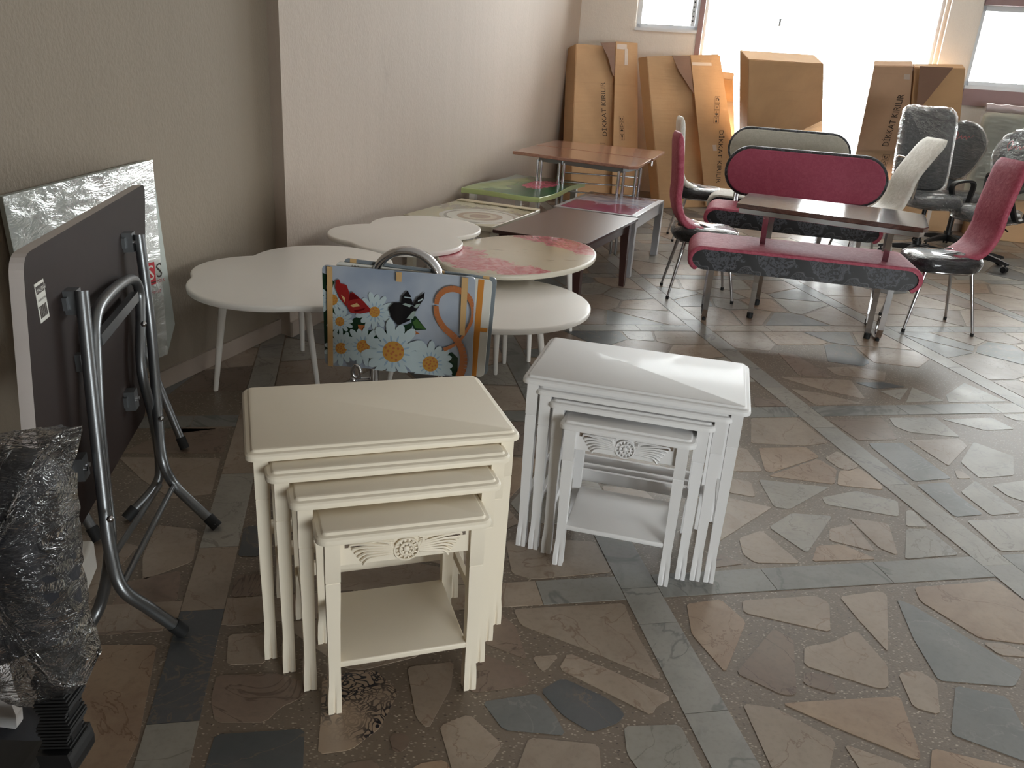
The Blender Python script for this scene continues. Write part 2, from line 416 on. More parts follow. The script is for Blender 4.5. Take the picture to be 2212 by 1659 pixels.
# windows
def window(n, s0, s1, z0, z1, muls, m=M_FRAME, fw_=.05, d=.10, sill=None):
    w_ = sthing('window_%d' % n)
    def seg(bm, sa, sb, za, zb, off=-d, t=.05):
        wallseg(bm, bp(sa, off), bp(sb, off), za, zb, t, 1)
    bm = newbm(); seg(bm, s0, s1, z0, z0+fw_); seg(bm, s0, s1, z1-fw_, z1); seg(bm, s0, s0+fw_, z0, z1); seg(bm, s1-fw_, s1, z0, z1)
    obj('frame', bm, m, w_)
    cuts = [s0]+muls+[s1]
    for c in muls:
        bm = newbm(); seg(bm, c-.025, c+.025, z0+fw_, z1-fw_); obj('mullion', bm, m, w_)
    for a, b in zip(cuts[:-1], cuts[1:]):
        bm = newbm(); seg(bm, a+.02, b-.02, z0+fw_, z1-fw_, -d-.02, .004); obj('pane', bm, M_PANE, w_)
    bm = newbm(); wallseg(bm, bp(s0, .02), bp(s1, .02), z0-.03, z0+.004, .14, 1); obj('sill', bm, sill or m, w_)
    return w_
w1_ = window(1, *opens[0], [])
bm = newbm(); wallseg(bm, bp(1.30, -.06), bp(1.345, -.06), 2.0, 2.70, .03, 1); o = obj('lock_strip', bm, M_FRAME, w1_)
for k in range(12):
    bm = newbm(); p = bp(1.322, -.055); box(bm, p.x-.006, p.x+.006, p.y-.004, p.y+.012, 2.05+.05*k, 2.066+.05*k); obj('slot', bm, M_BLACKP, o)
bm = newbm(); wallseg(bm, bp(1.392, .015), bp(1.45, .015), 1.5, 2.75, .02, 1); struct('trim_2', bm, M_REDFR)
w2_ = window(2, *opens[1], [], M_FRAME, .03)
bm = newbm(); p = bp(2.29, -.04); box(bm, p.x-.012, p.x+.012, p.y-.03, p.y, 2.05, 2.13, .004); obj('handle', bm, M_GALV, w2_)
w3_ = window(3, *opens[2], [5.6], M_FRAME, .05, sill=M_FRAME)
bm = newbm(); wallseg(bm, bp(4.33, .03), bp(7.0, .03), 1.36, 1.53, .05, 1); struct('trim_3', bm, M_REDFR)
bm = newbm(); wallseg(bm, bp(4.33, .03), bp(7.0, .03), 2.36, 2.44, .05, 1); struct('trim_4', bm, M_REDFR)
window(5, *opens[3], [8.6, 9.8], M_FRAME)  # unseen window, added to bring more light from the back right
# front windows (behind the camera)
w4_ = sthing('window_4')
bm = newbm()
for a, b, c, d in ((FO[0], FO[1], FO[2], FO[2]+.05), (FO[0], FO[1], FO[3]-.05, FO[3]), (FO[0], FO[0]+.05, FO[2], FO[3]), (FO[1]-.05, FO[1], FO[2], FO[3]), (3.7, 3.76, FO[2], FO[3])):
    box(bm, a, b, FW-.14, FW-.09, c, d)
obj('frame', bm, M_FRAME, w4_); bm = newbm(); box(bm, FO[0], FO[1], FW-.12, FW-.115, FO[2]+.05, FO[3]-.05); obj('pane', bm, M_PANE, w4_)
def portal(c, n, w_, h):
    l = bpy.data.lights.new('portal', 'AREA'); l.shape = 'RECTANGLE'; l.size = w_; l.size_y = h; l.cycles.is_portal = True
    o = bpy.data.objects.new('portal', l); COL.objects.link(o); o.location = c
    o.rotation_euler = Vector(n).to_track_quat('-Z', 'Y').to_euler()
for s0, s1, z0, z1 in opens:
    c = bp((s0+s1)/2, -.24); portal((c.x, c.y, (z0+z1)/2), (BM.x, BM.y, 0), s1-s0, z1-z0)
portal(((FO[0]+FO[1])/2, FW-.22, (FO[2]+FO[3])/2), (0, 1, 0), FO[1]-FO[0], FO[3]-FO[2])

# ---------------------------------------------------------------- floor: crazy paving between marble strips
GY = radians(11.8855); gu = Vector((cos(GY), sin(GY))); gv = Vector((-sin(GY), cos(GY)))
def g2w(u, v): return (gu*u+gv*v)
floor = sthing('floor')
bm = newbm(); box(bm, -4.6, 12.6, FW-.3, 12.0, -.12, -.0015); obj('terrazzo_bed', bm, M_GROUT, floor)
FR = {0: (1000, 800, .54792), 1: (1500, 760, .32188), 2: (1500, 1100, .33696), 3: (1000, 1150, .30685), 4: (400, 1380, .31646), 5: (150, 800, .51784)}
TR = [
 (1, 'P', [(380,445),(690,440),(900,610),(750,630),(380,612)]), (1, 'O', [(430,645),(750,640),(840,705),(520,808),(475,800)]),
 (1, 'P', [(290,640),(350,650),(460,800),(250,800)]), (1, 'O', [(495,832),(830,718),(955,790),(940,888)]), (1, 'P', [(875,712),(960,665),(1105,765),(1040,800),(975,782)]),
 (1, 'O', [(968,800),(1110,780),(1255,890),(1265,925),(960,893)]), (1, 'G', [(430,855),(905,908),(640,1056),(535,1040)]), (1, 'P', [(230,845),(380,872),(408,975),(225,942)]),
 (0, 'P', [(1048,502),(1218,540),(1012,672)]), (1, 'G', [(855,978),(1090,932),(1365,1002),(1375,1105),(880,1022)]), (1, 'P', [(570,168),(1050,190),(1150,318),(850,252)]),
 (1, 'P', [(645,248),(850,278),(1140,348),(815,358)]), (1, 'P', [(883,105),(1060,98),(1285,135),(1275,198),(940,148)]), (1, 'N', [(560,5),(670,12),(920,168),(705,160),(610,60)]),
 (1, 'D', [(1075,205),(1270,203),(1420,235),(1220,248)]), (1, 'G', [(1245,262),(1435,245),(1378,322)]), (1, 'G', [(1462,238),(1672,330),(1422,338)]), (1, 'G', [(1688,290),(1812,208),(2095,333),(1705,338)]),
 (1, 'N', [(905,460),(1250,440),(1310,500),(1362,588),(1100,593)]), (1, 'G', [(1305,442),(1618,440),(1785,572),(1445,538),(1345,500)]), (1, 'B', [(1170,612),(1395,610),(1725,848),(1475,868),(1195,645)]),
 (1, 'P', [(1438,592),(1778,582),(1832,632),(1705,765)]), (1, 'G', [(1660,452),(1998,442),(2150,518),(1950,526)]), (1, 'G', [(1875,605),(2140,700),(2145,828),(1912,845),(1788,740)]),
 (1, 'G', [(1885,865),(2190,1078),(1990,1096),(1788,940)]), (1, 'G', [(1998,892),(2300,850),(2300,1030),(2105,968)]), (1, 'B', [(1490,890),(1698,873),(1755,950),(1940,1090),(1748,1106)]),
 (1, 'P', [(1745,792),(1798,802),(1862,848),(1765,850)]), (1, 'G', [(2065,422),(2300,412),(2300,470),(2150,458)]), (1, 'N', [(395,305),(560,322),(630,366),(405,366)]),
 (2, 'G', [(622,25),(885,43),(722,280),(478,115)]), (2, 'P', [(285,185),(430,135),(680,345),(392,342),(312,288)]), (2, 'N', [(135,275),(310,348),(130,372)]),
 (2, 'P', [(865,125),(1018,95),(1160,270),(865,198)]), (2, 'P', [(985,52),(1245,92),(1305,295),(1185,248)]), (2, 'O', [(785,235),(940,223),(1170,318),(755,332)]),
 (2, 'G', [(1360,124),(1508,128),(1698,290),(1350,318)]), (2, 'G', [(1358,5),(1398,5),(1498,112),(1358,108)]), (2, 'O', [(-50,605),(170,578),(330,720),(268,880),(198,1045),(-18,800)]),
 (2, 'P', [(305,585),(780,553),(866,602),(872,785),(315,662)]), (2, 'P', [(930,560),(1190,523),(1235,550),(1242,915),(1045,700)]), (2, 'B', [(1298,575),(1395,612),(2105,1035),(2055,1135),(1565,1096),(1405,830)]),
 (2, 'O', [(1410,500),(1935,458),(2190,640),(2190,870),(1830,825),(1448,588)]), (2, 'N', [(505,765),(635,832),(655,1190),(560,1188),(268,1050)]), (2, 'P', [(705,882),(880,853),(1040,775),(1238,1000),(1246,1140),(1180,1148),(703,998)]),
 (2, 'N', [(703,1043),(868,1062),(915,1186),(695,1118)]), (2, 'P', [(1305,1050),(1440,1033),(1555,1110),(1575,1315),(1403,1268)]), (2, 'B', [(1675,1130),(2005,1203),(2110,1400),(2190,1640),(1645,1440)]),
 (2, 'O', [(558,1243),(1318,1198),(1455,1588),(1428,1606),(932,1408)]), (2, 'P', [(308,1245),(520,1272),(905,1480),(840,1800),(560,1800)]), (2, 'P', [(955,1503),(1350,1640),(1440,1740),(1110,1740)]),
 (2, 'O', [(1525,1530),(2190,1690),(2190,1850),(1500,1790)]), (2, 'G', [(1828,295),(1950,283),(2100,400),(1895,370)]), (2, 'O', [(1985,302),(2230,292),(2230,420),(2120,402)]),
 (2, 'G', [(1745,72),(2230,52),(2230,258),(1962,268)]), (2, 'P', [(1845,852),(2000,862),(2180,950),(1955,932)]),
 (3, 'P', [(300,60),(500,40),(925,65),(1050,278),(500,328),(345,290)]), (3, 'P', [(355,540),(1135,498),(1215,700),(1392,1015),(1368,1035),(850,818),(405,650)]), (3, 'N', [(235,540),(370,660),(455,895),(145,778)]),
 (3, 'N', [(135,852),(380,952),(475,1032),(440,1082),(50,1128),(42,942)]), (3, 'P', [(485,872),(675,862),(588,968),(545,972)]), (3, 'P', [(742,848),(1000,953),(1415,1132),(1470,1170),(1368,1218),(1328,1286),(675,960)]),
 (3, 'D', [(545,1112),(700,1024),(1008,1162),(1145,1270),(1098,1338),(900,1406),(703,1288)]), (3, 'B', [(135,1192),(528,1134),(648,1282),(725,1428),(283,1388)]),
 (3, 'P', [(465,1443),(955,1492),(990,1800),(330,1800)]), (3, 'G', [(1133,1363),(1528,1353),(1760,1800),(1250,1690),(1155,1560)]),
 (4, 'N', [(215,248),(620,233),(845,302),(798,398),(648,468),(548,568),(203,568),(173,420)]), (4, 'D', [(205,652),(815,613),(800,960),(110,960)]),
 (4, 'K', [(935,262),(1150,223),(1300,213),(1455,360),(1328,608),(1130,757),(905,787),(925,540)]), (4, 'P', [(1515,192),(1835,155),(1815,330),(1658,615),(1575,540)]),
 (4, 'N', [(1388,662),(1478,633),(1545,680),(1498,768),(1422,777)]), (4, 'P', [(1735,593),(1938,513),(2165,720),(2078,858),(1840,960)]), (4, 'N', [(1085,852),(1300,823),(1360,960),(1000,960)]), (4, 'O', [(1585,853),(1778,823),(1850,960),(1480,960)]),
 (5, 'P', [(663,1102),(812,1093),(818,1222),(655,1227)]), (5, 'P', [(655,965),(803,953),(808,1056),(645,1066)]), (5, 'N', [(692,853),(798,850),(798,938),(673,946)]), (5, 'D', [(728,653),(788,645),(792,776),(703,776)]),
 (5, 'N', [(435,185),(700,185),(685,235),(435,265)]), (5, 'P', [(205,362),(630,366),(592,515),(425,535),(302,455)]), (5, 'P', [(362,645),(535,663),(515,795),(305,875),(305,780)]),
 (5, 'N', [(228,883),(465,835),(450,960),(330,995),(395,1085),(105,1105),(175,982)]), (5, 'O', [(85,1145),(365,1145),(285,1555),(190,1740),(20,1740),(40,1300)]), (5, 'N', [(440,243),(665,243),(645,345),(210,345)]),
]
def fr2w(f, x, y):
    a, b, s = FR[f]; p = un(a+s*x, b+s*y, 0.); return (p.x, p.y)
traced = [(k, ccw([fr2w(f, x, y) for x, y in pts])) for f, k, pts in TR]
def clip(poly, n, c):        # keep points with n.p <= c
    out = []
    for i in range(len(poly)):
        a, b = poly[i-1], poly[i]; da = n[0]*a[0]+n[1]*a[1]-c; db = n[0]*b[0]+n[1]*b[1]-c
        if da <= 0: out.append(a)
        if (da < 0 < db) or (db < 0 < da):
            t = da/(da-db); out.append((a[0]+t*(b[0]-a[0]), a[1]+t*(b[1]-a[1])))
    return out
def inside(p, poly):
    c = False
    for i in range(len(poly)):
        a, b = poly[i-1], poly[i]
        if (a[1] > p[1]) != (b[1] > p[1]) and p[0] < (b[0]-a[0])*(p[1]-a[1])/(b[1]-a[1])+a[0]: c = not c
    return c
def overlap(A, B):
    ax = [p[0] for p in A]; bx = [p[0] for p in B]; ay = [p[1] for p in A]; by = [p[1] for p in B]
    if max(ax) < min(bx) or max(bx) < min(ax) or max(ay) < min(by) or max(by) < min(ay): return False
    def dense(P):
        o = []
        cx_ = sum(p[0] for p in P)/len(P); cy_ = sum(p[1] for p in P)/len(P)
        for i in range(len(P)):
            for k in range(4):
                t = k/4; q = (P[i-1][0]*(1-t)+P[i][0]*t, P[i-1][1]*(1-t)+P[i][1]*t); o.append(q); o.append(((q[0]+cx_)/2, (q[1]+cy_)/2))
        o.append((cx_, cy_)); return o
    return any(inside(p, B) for p in dense(A)) or any(inside(p, A) for p in dense(B))
def roundp(poly, r=.012):
    out = []; n = len(poly)
    for i in range(n):
        a, b, c = Vector(poly[i-1]), Vector(poly[i]), Vector(poly[(i+1) % n])
        l1 = min(r, (a-b).length*.3); l2 = min(r, (c-b).length*.3)
        out.append(tuple(b+(a-b).normalized()*l1)); out.append(tuple(b+(c-b).normalized()*l2))
    return out
STEPU = 1.2945; SW = .12
uL = -.481
ulines = [uL+STEPU*k for k in range(-3, 8)]       # left edges of the longitudinal strips
vlines = [1.963+1.3125*k for k in range(-3, 8)]
stones = []
rr = random.Random(21)
for i in range(len(ulines)-1):
    for j in range(len(vlines)-1):
        u0, u1 = ulines[i]+SW+.006, ulines[i+1]-.006; v0, v1 = vlines[j]+SW+.006, vlines[j+1]-.006
        c = g2w((u0+u1)/2, (v0+v1)/2)
        if c.y < .2 or c.x < -3.2+c.y*.28 or c.x > 7 or c.y > 11.6 or c.x > c.y*.75+1.6: continue
        nn = 4 if c.y < 6 else 3
        seeds = []
        for a in range(nn):
            for b in range(nn):
                seeds.append((u0+(a+.5+rr.uniform(-.42, .42))*(u1-u0)/nn, v0+(b+.5+rr.uniform(-.42, .42))*(v1-v0)/nn))
        for s in seeds:
            P = [(u0, v0), (u1, v0), (u1, v1), (u0, v1)]
            gap = rr.uniform(.010, .026)
            for q in seeds:
                if q is s: continue
                n = (q[0]-s[0], q[1]-s[1]); L = sqrt(n[0]**2+n[1]**2); n = (n[0]/L, n[1]/L)
                P = clip(P, n, n[0]*(s[0]+q[0])/2+n[1]*(s[1]+q[1])/2-gap/2)
                if len(P) < 3: break
            if len(P) < 3: continue
            W_ = [tuple(g2w(*p)) for p in P]
            if abs(area(W_)) < .008: continue
            W_ = ccw(W_)
            if any(overlap(W_, T_) for _, T_ in traced): continue
            k = rr.choices('PGBDON', (34, 26, 10, 6, 14, 10))[0]
            stones.append((k, W_))
allst = [(k, p) for k, p in traced]+sorted(stones, key=lambda s: sum(q[1] for q in s[1])/len(s[1]))
keys = list(MS); far = newbm()
for idx, (k, p) in enumerate(allst):
    p = roundp(p, .01 if len(p) > 3 else .004)
    if idx < 299:
        bm = newbm(); rings(bm, [[(x, y, -.012) for x, y in p], [(x, y, 0) for x, y in p]])
        obj('stone', bm, MS[k], floor)
    else:
        rings(far, [[(x, y, -.012) for x, y in p], [(x, y, 0) for x, y in p]], mi='PGBDON'.index(k) if k in 'PGBDON' else 0)
o = obj('distant_stones', far, [MS[k] for k in 'PGBDON'], floor); o['kind'] = 'stuff'
def tile(quad_uv, k):
    P = ccw([tuple(g2w(*q)) for q in quad_uv])
    c = [sum(q[0] for q in P)/4, sum(q[1] for q in P)/4]
    if c[1] < .2 or c[1] > 11.5 or c[0] < -3.0+c[1]*.26 or c[0] > c[1]*.75+2: return
    bm = newbm(); rings(bm, [[(x, y, -.012) for x, y in P], [(x, y, .0002) for x, y in P]]); obj('border_tile', bm, MS[k], floor)
def vof(x, y): p = un(x, y); return p.x*gv.x+p.y*gv.y
def uof(x, y): p = un(x, y); return p.x*gu.x+p.y*gu.y
known = {3: ([vof(432, 1556), vof(487, 1315), vof(514, 1180), vof(545, 1022)], 'GDPGP'), 4: ([vof(1483, 1542), vof(1400, 1348), vof(1346, 1272)], 'WWWS')}
for i, u in enumerate(ulines):
    cuts = list(known.get(i, ([], ''))[0]); ks = known.get(i, ([], ''))[1]
    v = -.2 if not cuts else cuts[0]-.5
    pts = [v]+cuts
    while pts[-1] < 11.5: pts.append(pts[-1]+rr.uniform(.45, .7))
    if cuts: pts = [cuts[0]-1.1]+pts
    for n_, (a, b) in enumerate(zip(pts[:-1], pts[1:])):
        k = ('W'+ks)[n_] if cuts and n_ < len(ks)+1 else rr.choice('WSSWG')
        tile([(u+.001, a+.001), (u+SW-.001, a+.001), (u+SW-.001, b-.001), (u+.001, b-.001)], k)
kc = {3: [uof(1073, 1290)-.5, uof(1168, 1280), uof(1345, 1270)]}
for j, v in enumerate(vlines):
    for i in range(len(ulines)-1):
        a, b = ulines[i]+SW, ulines[i+1]
        cuts = [a]
        if j == 3 and i == 3: cuts += [uof(1165, 1280)]
        elif j == 3 and i == 4: cuts += [uof(1662, 1253), uof(1912, 1240)]
        else:
            while cuts[-1] < b-.6: cuts.append(cuts[-1]+rr.uniform(.35, .6))
        cuts.append(b)
        for a2, b2 in zip(cuts[:-1], cuts[1:]):
            tile([(a2+.001, v+.001), (b2-.001, v+.001), (b2-.001, v+SW-.001), (a2+.001, v+SW-.001)], 'S' if j == 3 and i == 4 else rr.choice('SSWGP'))

# ---------------------------------------------------------------- nest tables
def nest_leg(bm, x, y, h):
    def sec(z, hw, dx, notch):
        s = []
        for sx, sy in ((1, 1), (-1, 1), (-1, -1), (1, -1)):
            s.append((sx, sy))
        P = [(hw, hw), (.25*hw, hw), (0, hw-notch), (-.25*hw, hw), (-hw, hw), (-hw, .25*hw), (-hw+notch, 0), (-hw, -.25*hw), (-hw, -hw), (-.25*hw, -hw), (0, -hw+notch), (.25*hw, -hw), (hw, -hw), (hw, -.25*hw), (hw-notch, 0), (hw, .25*hw)]
        return [(x+a+dx[0], y+b+dx[1], z) for a, b in P]
    ox, oy = (1 if x > 0 else -1), (1 if y > 0 else -1)
    prof = [(0, .0158, .001, .004), (.03, .0158, .001, .004), (.06, .0154, .0005, .003), (.085, .0142, -.0005, 0), (.13, .0138, -.0005, 0), (.26, .0150, 0, 0), (h-.17, .0165, 0, 0), (h-.131, .0168, 0, 0), (h-.129, .0155, 0, 0), (h-.126, .0172, 0, 0), (h-.022, .0172, 0, 0)]
    rings(bm, [sec(z, hw, (ox*d, oy*d), nt) for z, hw, d, nt in prof])
def tabletop(bm, w_, d_, h):
    P = rrect(w_, d_, .028, 6)
    profile(bm, P, [(.006, h-.027), (.001, h-.025), (0, h-.020), (.0015, h-.013), (.006, h-.0085), (.0145, h-.0065), (.0165, h-.0035), (.0185, h-.001), (.022, h)])
def carving(parent, y, zc, wid, ht, m):
    bm = newbm()
    R = ht*.5
    for r_, t_, n_ in ((R*.98, R*.10, 20), (R*.55, R*.1, 16)):
        tube(bm, [(r_*cos(2*pi*k/n_), y-.004, zc+r_*sin(2*pi*k/n_)) for k in range(n_+1)], t_, 6)
    sphere(bm, (0, y-.004, zc), R*.28, (1, .5, 1), 10)
    for k in range(8):
        a = 2*pi*k/8; sphere(bm, (R*.42*cos(a), y-.003, zc+R*.42*sin(a)), R*.16, (1, .5, 1), 6)
    for k in range(14):
        a = 2*pi*k/14; tube(bm, [(R*.66*cos(a), y-.003, zc+R*.66*sin(a)), (R*.9*cos(a), y-.003, zc+R*.9*sin(a))], R*.085, 5)
    for s in (-1, 1):
        for k in range(6):      # long leaf: ribs fanning out along an S
            f = k/5
            pts = [(s*R*(.95+.1*f), y-.002, zc+R*(.35-.7*f)), (s*(R+.25*(wid/2-R)), y-.004, zc+R*(.62-1.0*f)), (s*(R+.6*(wid/2-R)*(1-.1*f)), y-.005, zc+R*(.75-1.35*f)+.12*R), (s*(wid/2-.01-.25*f*(wid/2-R)), y-.004, zc+R*(.95-1.9*f)), (s*(wid/2-.004-.33*f*(wid/2-R)), y-.002, zc+R*(.72-1.65*f))]
            tube(bm, smooth(pts, 4), [.0022]+[.0034]*(len(pts)*4-6)+[.0022, .0015], 5) if False else tube(bm, smooth(pts, 4), .0033, 5)
        for k in range(4):      # short leaflets by the rosette
            pts = [(s*R*1.02, y-.002, zc+R*(.1+.2*k)), (s*R*(1.25+.12*k), y-.004, zc+R*(.5+.12*k)), (s*R*(1.3+.28*k), y-.003, zc+R*.92)]
            tube(bm, smooth(pts, 3), .0024, 5)
        tube(bm, smooth([(s*R, y-.002, zc+R*.95), (s*wid*.3, y-.003, zc+R*.98), (s*(wid/2-.004), y-.003, zc+R*.92)], 4), .003, 5)
    return obj('carved_ornament', bm, m, parent, True, 60)
def nest_table(c, yaw, w_, d_, h, fy, label, m, small, group=None):
    # fy = local y of the front edge in the frame of the set
    off = Matrix.Rotation(yaw, 2) @ Vector((0, fy+d_/2)); t = thing('nest_table', label, 'table', (c[0]+off.x, c[1]+off.y, 0), yaw, group)
    bm = newbm(); tabletop(bm, w_, d_, h); obj('tabletop', bm, m, t, True, 30)
    lx, ly = w_/2-.037, d_/2-.024
    for sx in (-1, 1):
        for sy in (-1, 1):
            bm = newbm(); nest_leg(bm, sx*lx, sy*ly, h); obj('leg', bm, m, t, True, 30)
    for sx in (-1, 1):
        bm = newbm(); box(bm, sx*lx-.009, sx*lx+.009, -ly+.0165, ly-.0165, h-.085, h-.027, .001); obj('side_apron', bm, m, t)
        if not small:
            bm = newbm(); box(bm, sx*lx-.007, sx*lx+.007, -ly+.014, ly-.014, .15, .178, .001); obj('side_rail', bm, m, t)
    bm = newbm(); box(bm, -lx+.016, lx-.016, ly-.009, ly+.009, h-.085, h-.027, .001); obj('back_apron', bm, m, t)
    if small:
        bm = newbm(); box(bm, -lx+.0165, lx-.0165, -ly-.006, -ly+.010, h-.091, h-.026, .001); obj('front_apron', bm, m, t)
        for sx in (-1, 1):
            bm = newbm(); box(bm, sx*.112-.028, sx*.112+.028, -ly-.0068, -ly, h-.045, h-.028); obj('apron_gap', bm, M_GAP, t)
        carving(t, -ly-.006, h-.063, .268, .058, m)
        bm = newbm(); box(bm, -lx+.012, lx-.012, -ly-.012, ly, .132, .149, .004, 3); obj('shelf', bm, m, t, True)
    else:
        bm = newbm(); box(bm, -lx+.014, lx-.014, ly-.008, ly+.006, .135, .178, .001); obj('back_rail', bm, m, t)
    return t
CLc, CLa = (-.36, 2.023), .335
CRc, CRa = (.411, 2.479), -.227
G1, G2 = 'cream nest tables', 'white nest tables'
spec = [(.688, .435, .607), (.602, .37, .5785), (.510, .335, .546), (.410, .31, .505)]
fL = [-.2175, -.280, -.358, -.452]; fRr = [-.2175, -.222, -.232, -.285]
dL = ['largest cream lacquered nest table, its wide top above the three smaller ones', 'second largest cream nest table, tucked just under the largest cream top', 'third largest cream nest table, between the second one and the small carved one', 'smallest cream nest table in front, with carved apron and low shelf']
dR = ['largest white lacquered nest table, its wide top above the three smaller ones', 'second largest white nest table, tucked just under the largest white top', 'third largest white nest table, between the second one and the small carved one', 'smallest white nest table in front, with carved apron and low shelf']
for i, (w_, d_, h) in enumerate(spec):
    nest_table(CLc, CLa, w_, d_, h, fL[i], dL[i], M_CREAM, i == 3, G1)
    nest_table(CRc, CRa, w_, d_, h, fRr[i], dR[i], M_WHITE, i == 3, G2)

# ---------------------------------------------------------------- round and cloud tables
def blob(circs, n=96):
    cx_ = circs[0][0]; cy_ = circs[0][1]; out = []
    for k in range(n):
        a = 2*pi*k/n; d = (cos(a), sin(a)); best = 0
        for x, y, r in circs:
            ex, ey = x-cx_, y-cy_; b = ex*d[0]+ey*d[1]; q = b*b-(ex*ex+ey*ey-r*r)
            if q >= 0: best = max(best, b+sqrt(q))
        out.append((cx_+best*d[0], cy_+best*d[1]))
    return out
def low_table(name, label, poly, h, legs, m_top, m_edge=None, t_=.028, group=None, splay=.07, lr=(.019, .011)):
    cx_ = sum(p[0] for p in poly)/len(poly); cy_ = sum(p[1] for p in poly)/len(poly)
    t = thing(name, label, 'table', (cx_, cy_, 0), 0, group)
    P = [(x-cx_, y-cy_) for x, y in ccw(poly)]
    bm = newbm(); profile(bm, P, [(.008, h-t_), (.002, h-t_+.003), (0, h-t_*.6), (0, h-.007), (.002, h-.003), (.006, h-.0006), (.010, h)])
    if m_edge:
        for f in bm.faces: f.material_index = 0 if (len(f.verts) > 4 and f.calc_center_median().z > h-.001) else 1
    obj('tabletop', bm, [m_top, m_edge] if m_edge else m_top, t, True, 35)
    for fx, fy_ in legs:
        dx, dy = fx-cx_, fy_-cy_; L = max(.001, sqrt(dx*dx+dy*dy)); tx, ty = dx-dx/L*splay, dy-dy/L*splay
        bm = newbm(); tube(bm, [(dx, dy, .0005), (dx, dy, .004), (tx, ty, h-t_-.012), (tx, ty, h-t_)], [lr[1]-.001, lr[1], lr[0], lr[0]], 18); obj('leg', bm, M_COFF, t, True, 50)
        bm = newbm(); cyl(bm, (tx, ty, h-t_-.003), .035, .006, seg=20); obj('leg_plate', bm, M_COFF, t)
    return t
low_table('cloud_table', 'white three-lobed low table nearest the bent grey legs, left of the flower panels',
          blob([(-.968, 3.62, .18), (-1.158, 3.593, .303), (-1.041, 3.421, .367), (-.950, 3.864, .335), (-.869, 3.439, .344)]), .55, [(-1.36, 3.47), (-1.12, 4.08), (-.915, 3.58)], M_COFF, group='white low tables')
low_table('cloud_table', 'white cloud-shaped low table against the wall, in front of the cup-print table',
          blob([(-.67, 4.634, .18), (-.805, 4.58, .285), (-.579, 4.896, .33), (-.634, 4.462, .312)]), .55, [(-.98, 4.55), (-.56, 5.08), (-.40, 4.50)], M_COFF, group='white low tables')
low_table('cloud_table', 'white low table with rounded end partly hidden behind the flower panels',
          blob([(-.11, 3.735, .455), (-.13, 3.735, .44)]), .45, [(-.089, 3.925), (-.598, 3.694), (.165, 3.80), (-.05, 4.10)], M_COFF, group='white low tables')
def rose_print():
    t = NT('rose_plank_print'); v = t.obj()
    base = t.mix(t.noise(v, 3, 4), lin((206, 194, 168)), lin((186, 172, 146)))
    ln = t.noise(t.mapv(v, (3., 26, 1), rot=(0, 0, -.35)), 1.3, 5, .7)
    c = t.mix(t.math('MULTIPLY', t.step(ln, .63, .67), .75), base, lin((110, 96, 80)))
    sx = t.n('SeparateXYZ', {0: v}); X, Y = sx.outputs[0], sx.outputs[1]
    m = None
    for cx_, cy_, r in ((-.36, -.10, .22), (-.20, -.30, .22), (.02, -.42, .18), (.13, .52, .22), (.30, .36, .20), (.36, .18, .14), (-.40, -.22, .16)):
        d = t.math('ADD', t.math('POWER', t.math('SUBTRACT', X, cx_), 2.), t.math('POWER', t.math('SUBTRACT', Y, cy_), 2.))
        f = t.math('SUBTRACT', 1.0, t.math('DIVIDE', t.math('SQRT', d), r)); m = f if m is None else t.math('MAXIMUM', m, f)
    n = t.noise(v, 9, 5, .7, 1.); f = t.step(t.math('ADD', m, t.math('MULTIPLY', t.math('SUBTRACT', n, .5), 1.6)), .15, .3)
    pk = t.mix(t.step(t.noise(v, 16, 4, .6, 2), .35, .65), lin((190, 70, 88)), lin((222, 150, 158)))
    t.col(t.mix(f, c, pk)); t.set(Roughness=.2, Coat_Weight=.4, Coat_Roughness=.1); return t.m
ov = [(.0+.60*cos(a)*sin(.42)*-1+.415*sin(a)*cos(.42)*-1*-1, 0) for a in (0,)]
def ellipse(cx_, cy_, ra, rb, ang, n=72):
    return [(cx_+ra*cos(2*pi*k/n)*cos(ang)-rb*sin(2*pi*k/n)*sin(ang), cy_+ra*cos(2*pi*k/n)*sin(ang)+rb*sin(2*pi*k/n)*cos(ang)) for k in range(n)]
low_table('oval_table', 'round-ended low table printed with pink roses on pale planks', ellipse(-.009, 4.455, .56, .392, radians(62)), .52, [(.331, 4.749), (-.05, 4.85), (-.25, 4.42), (.08, 4.15)], rose_print(), simple('pale_edge', (226, 220, 204), .35))

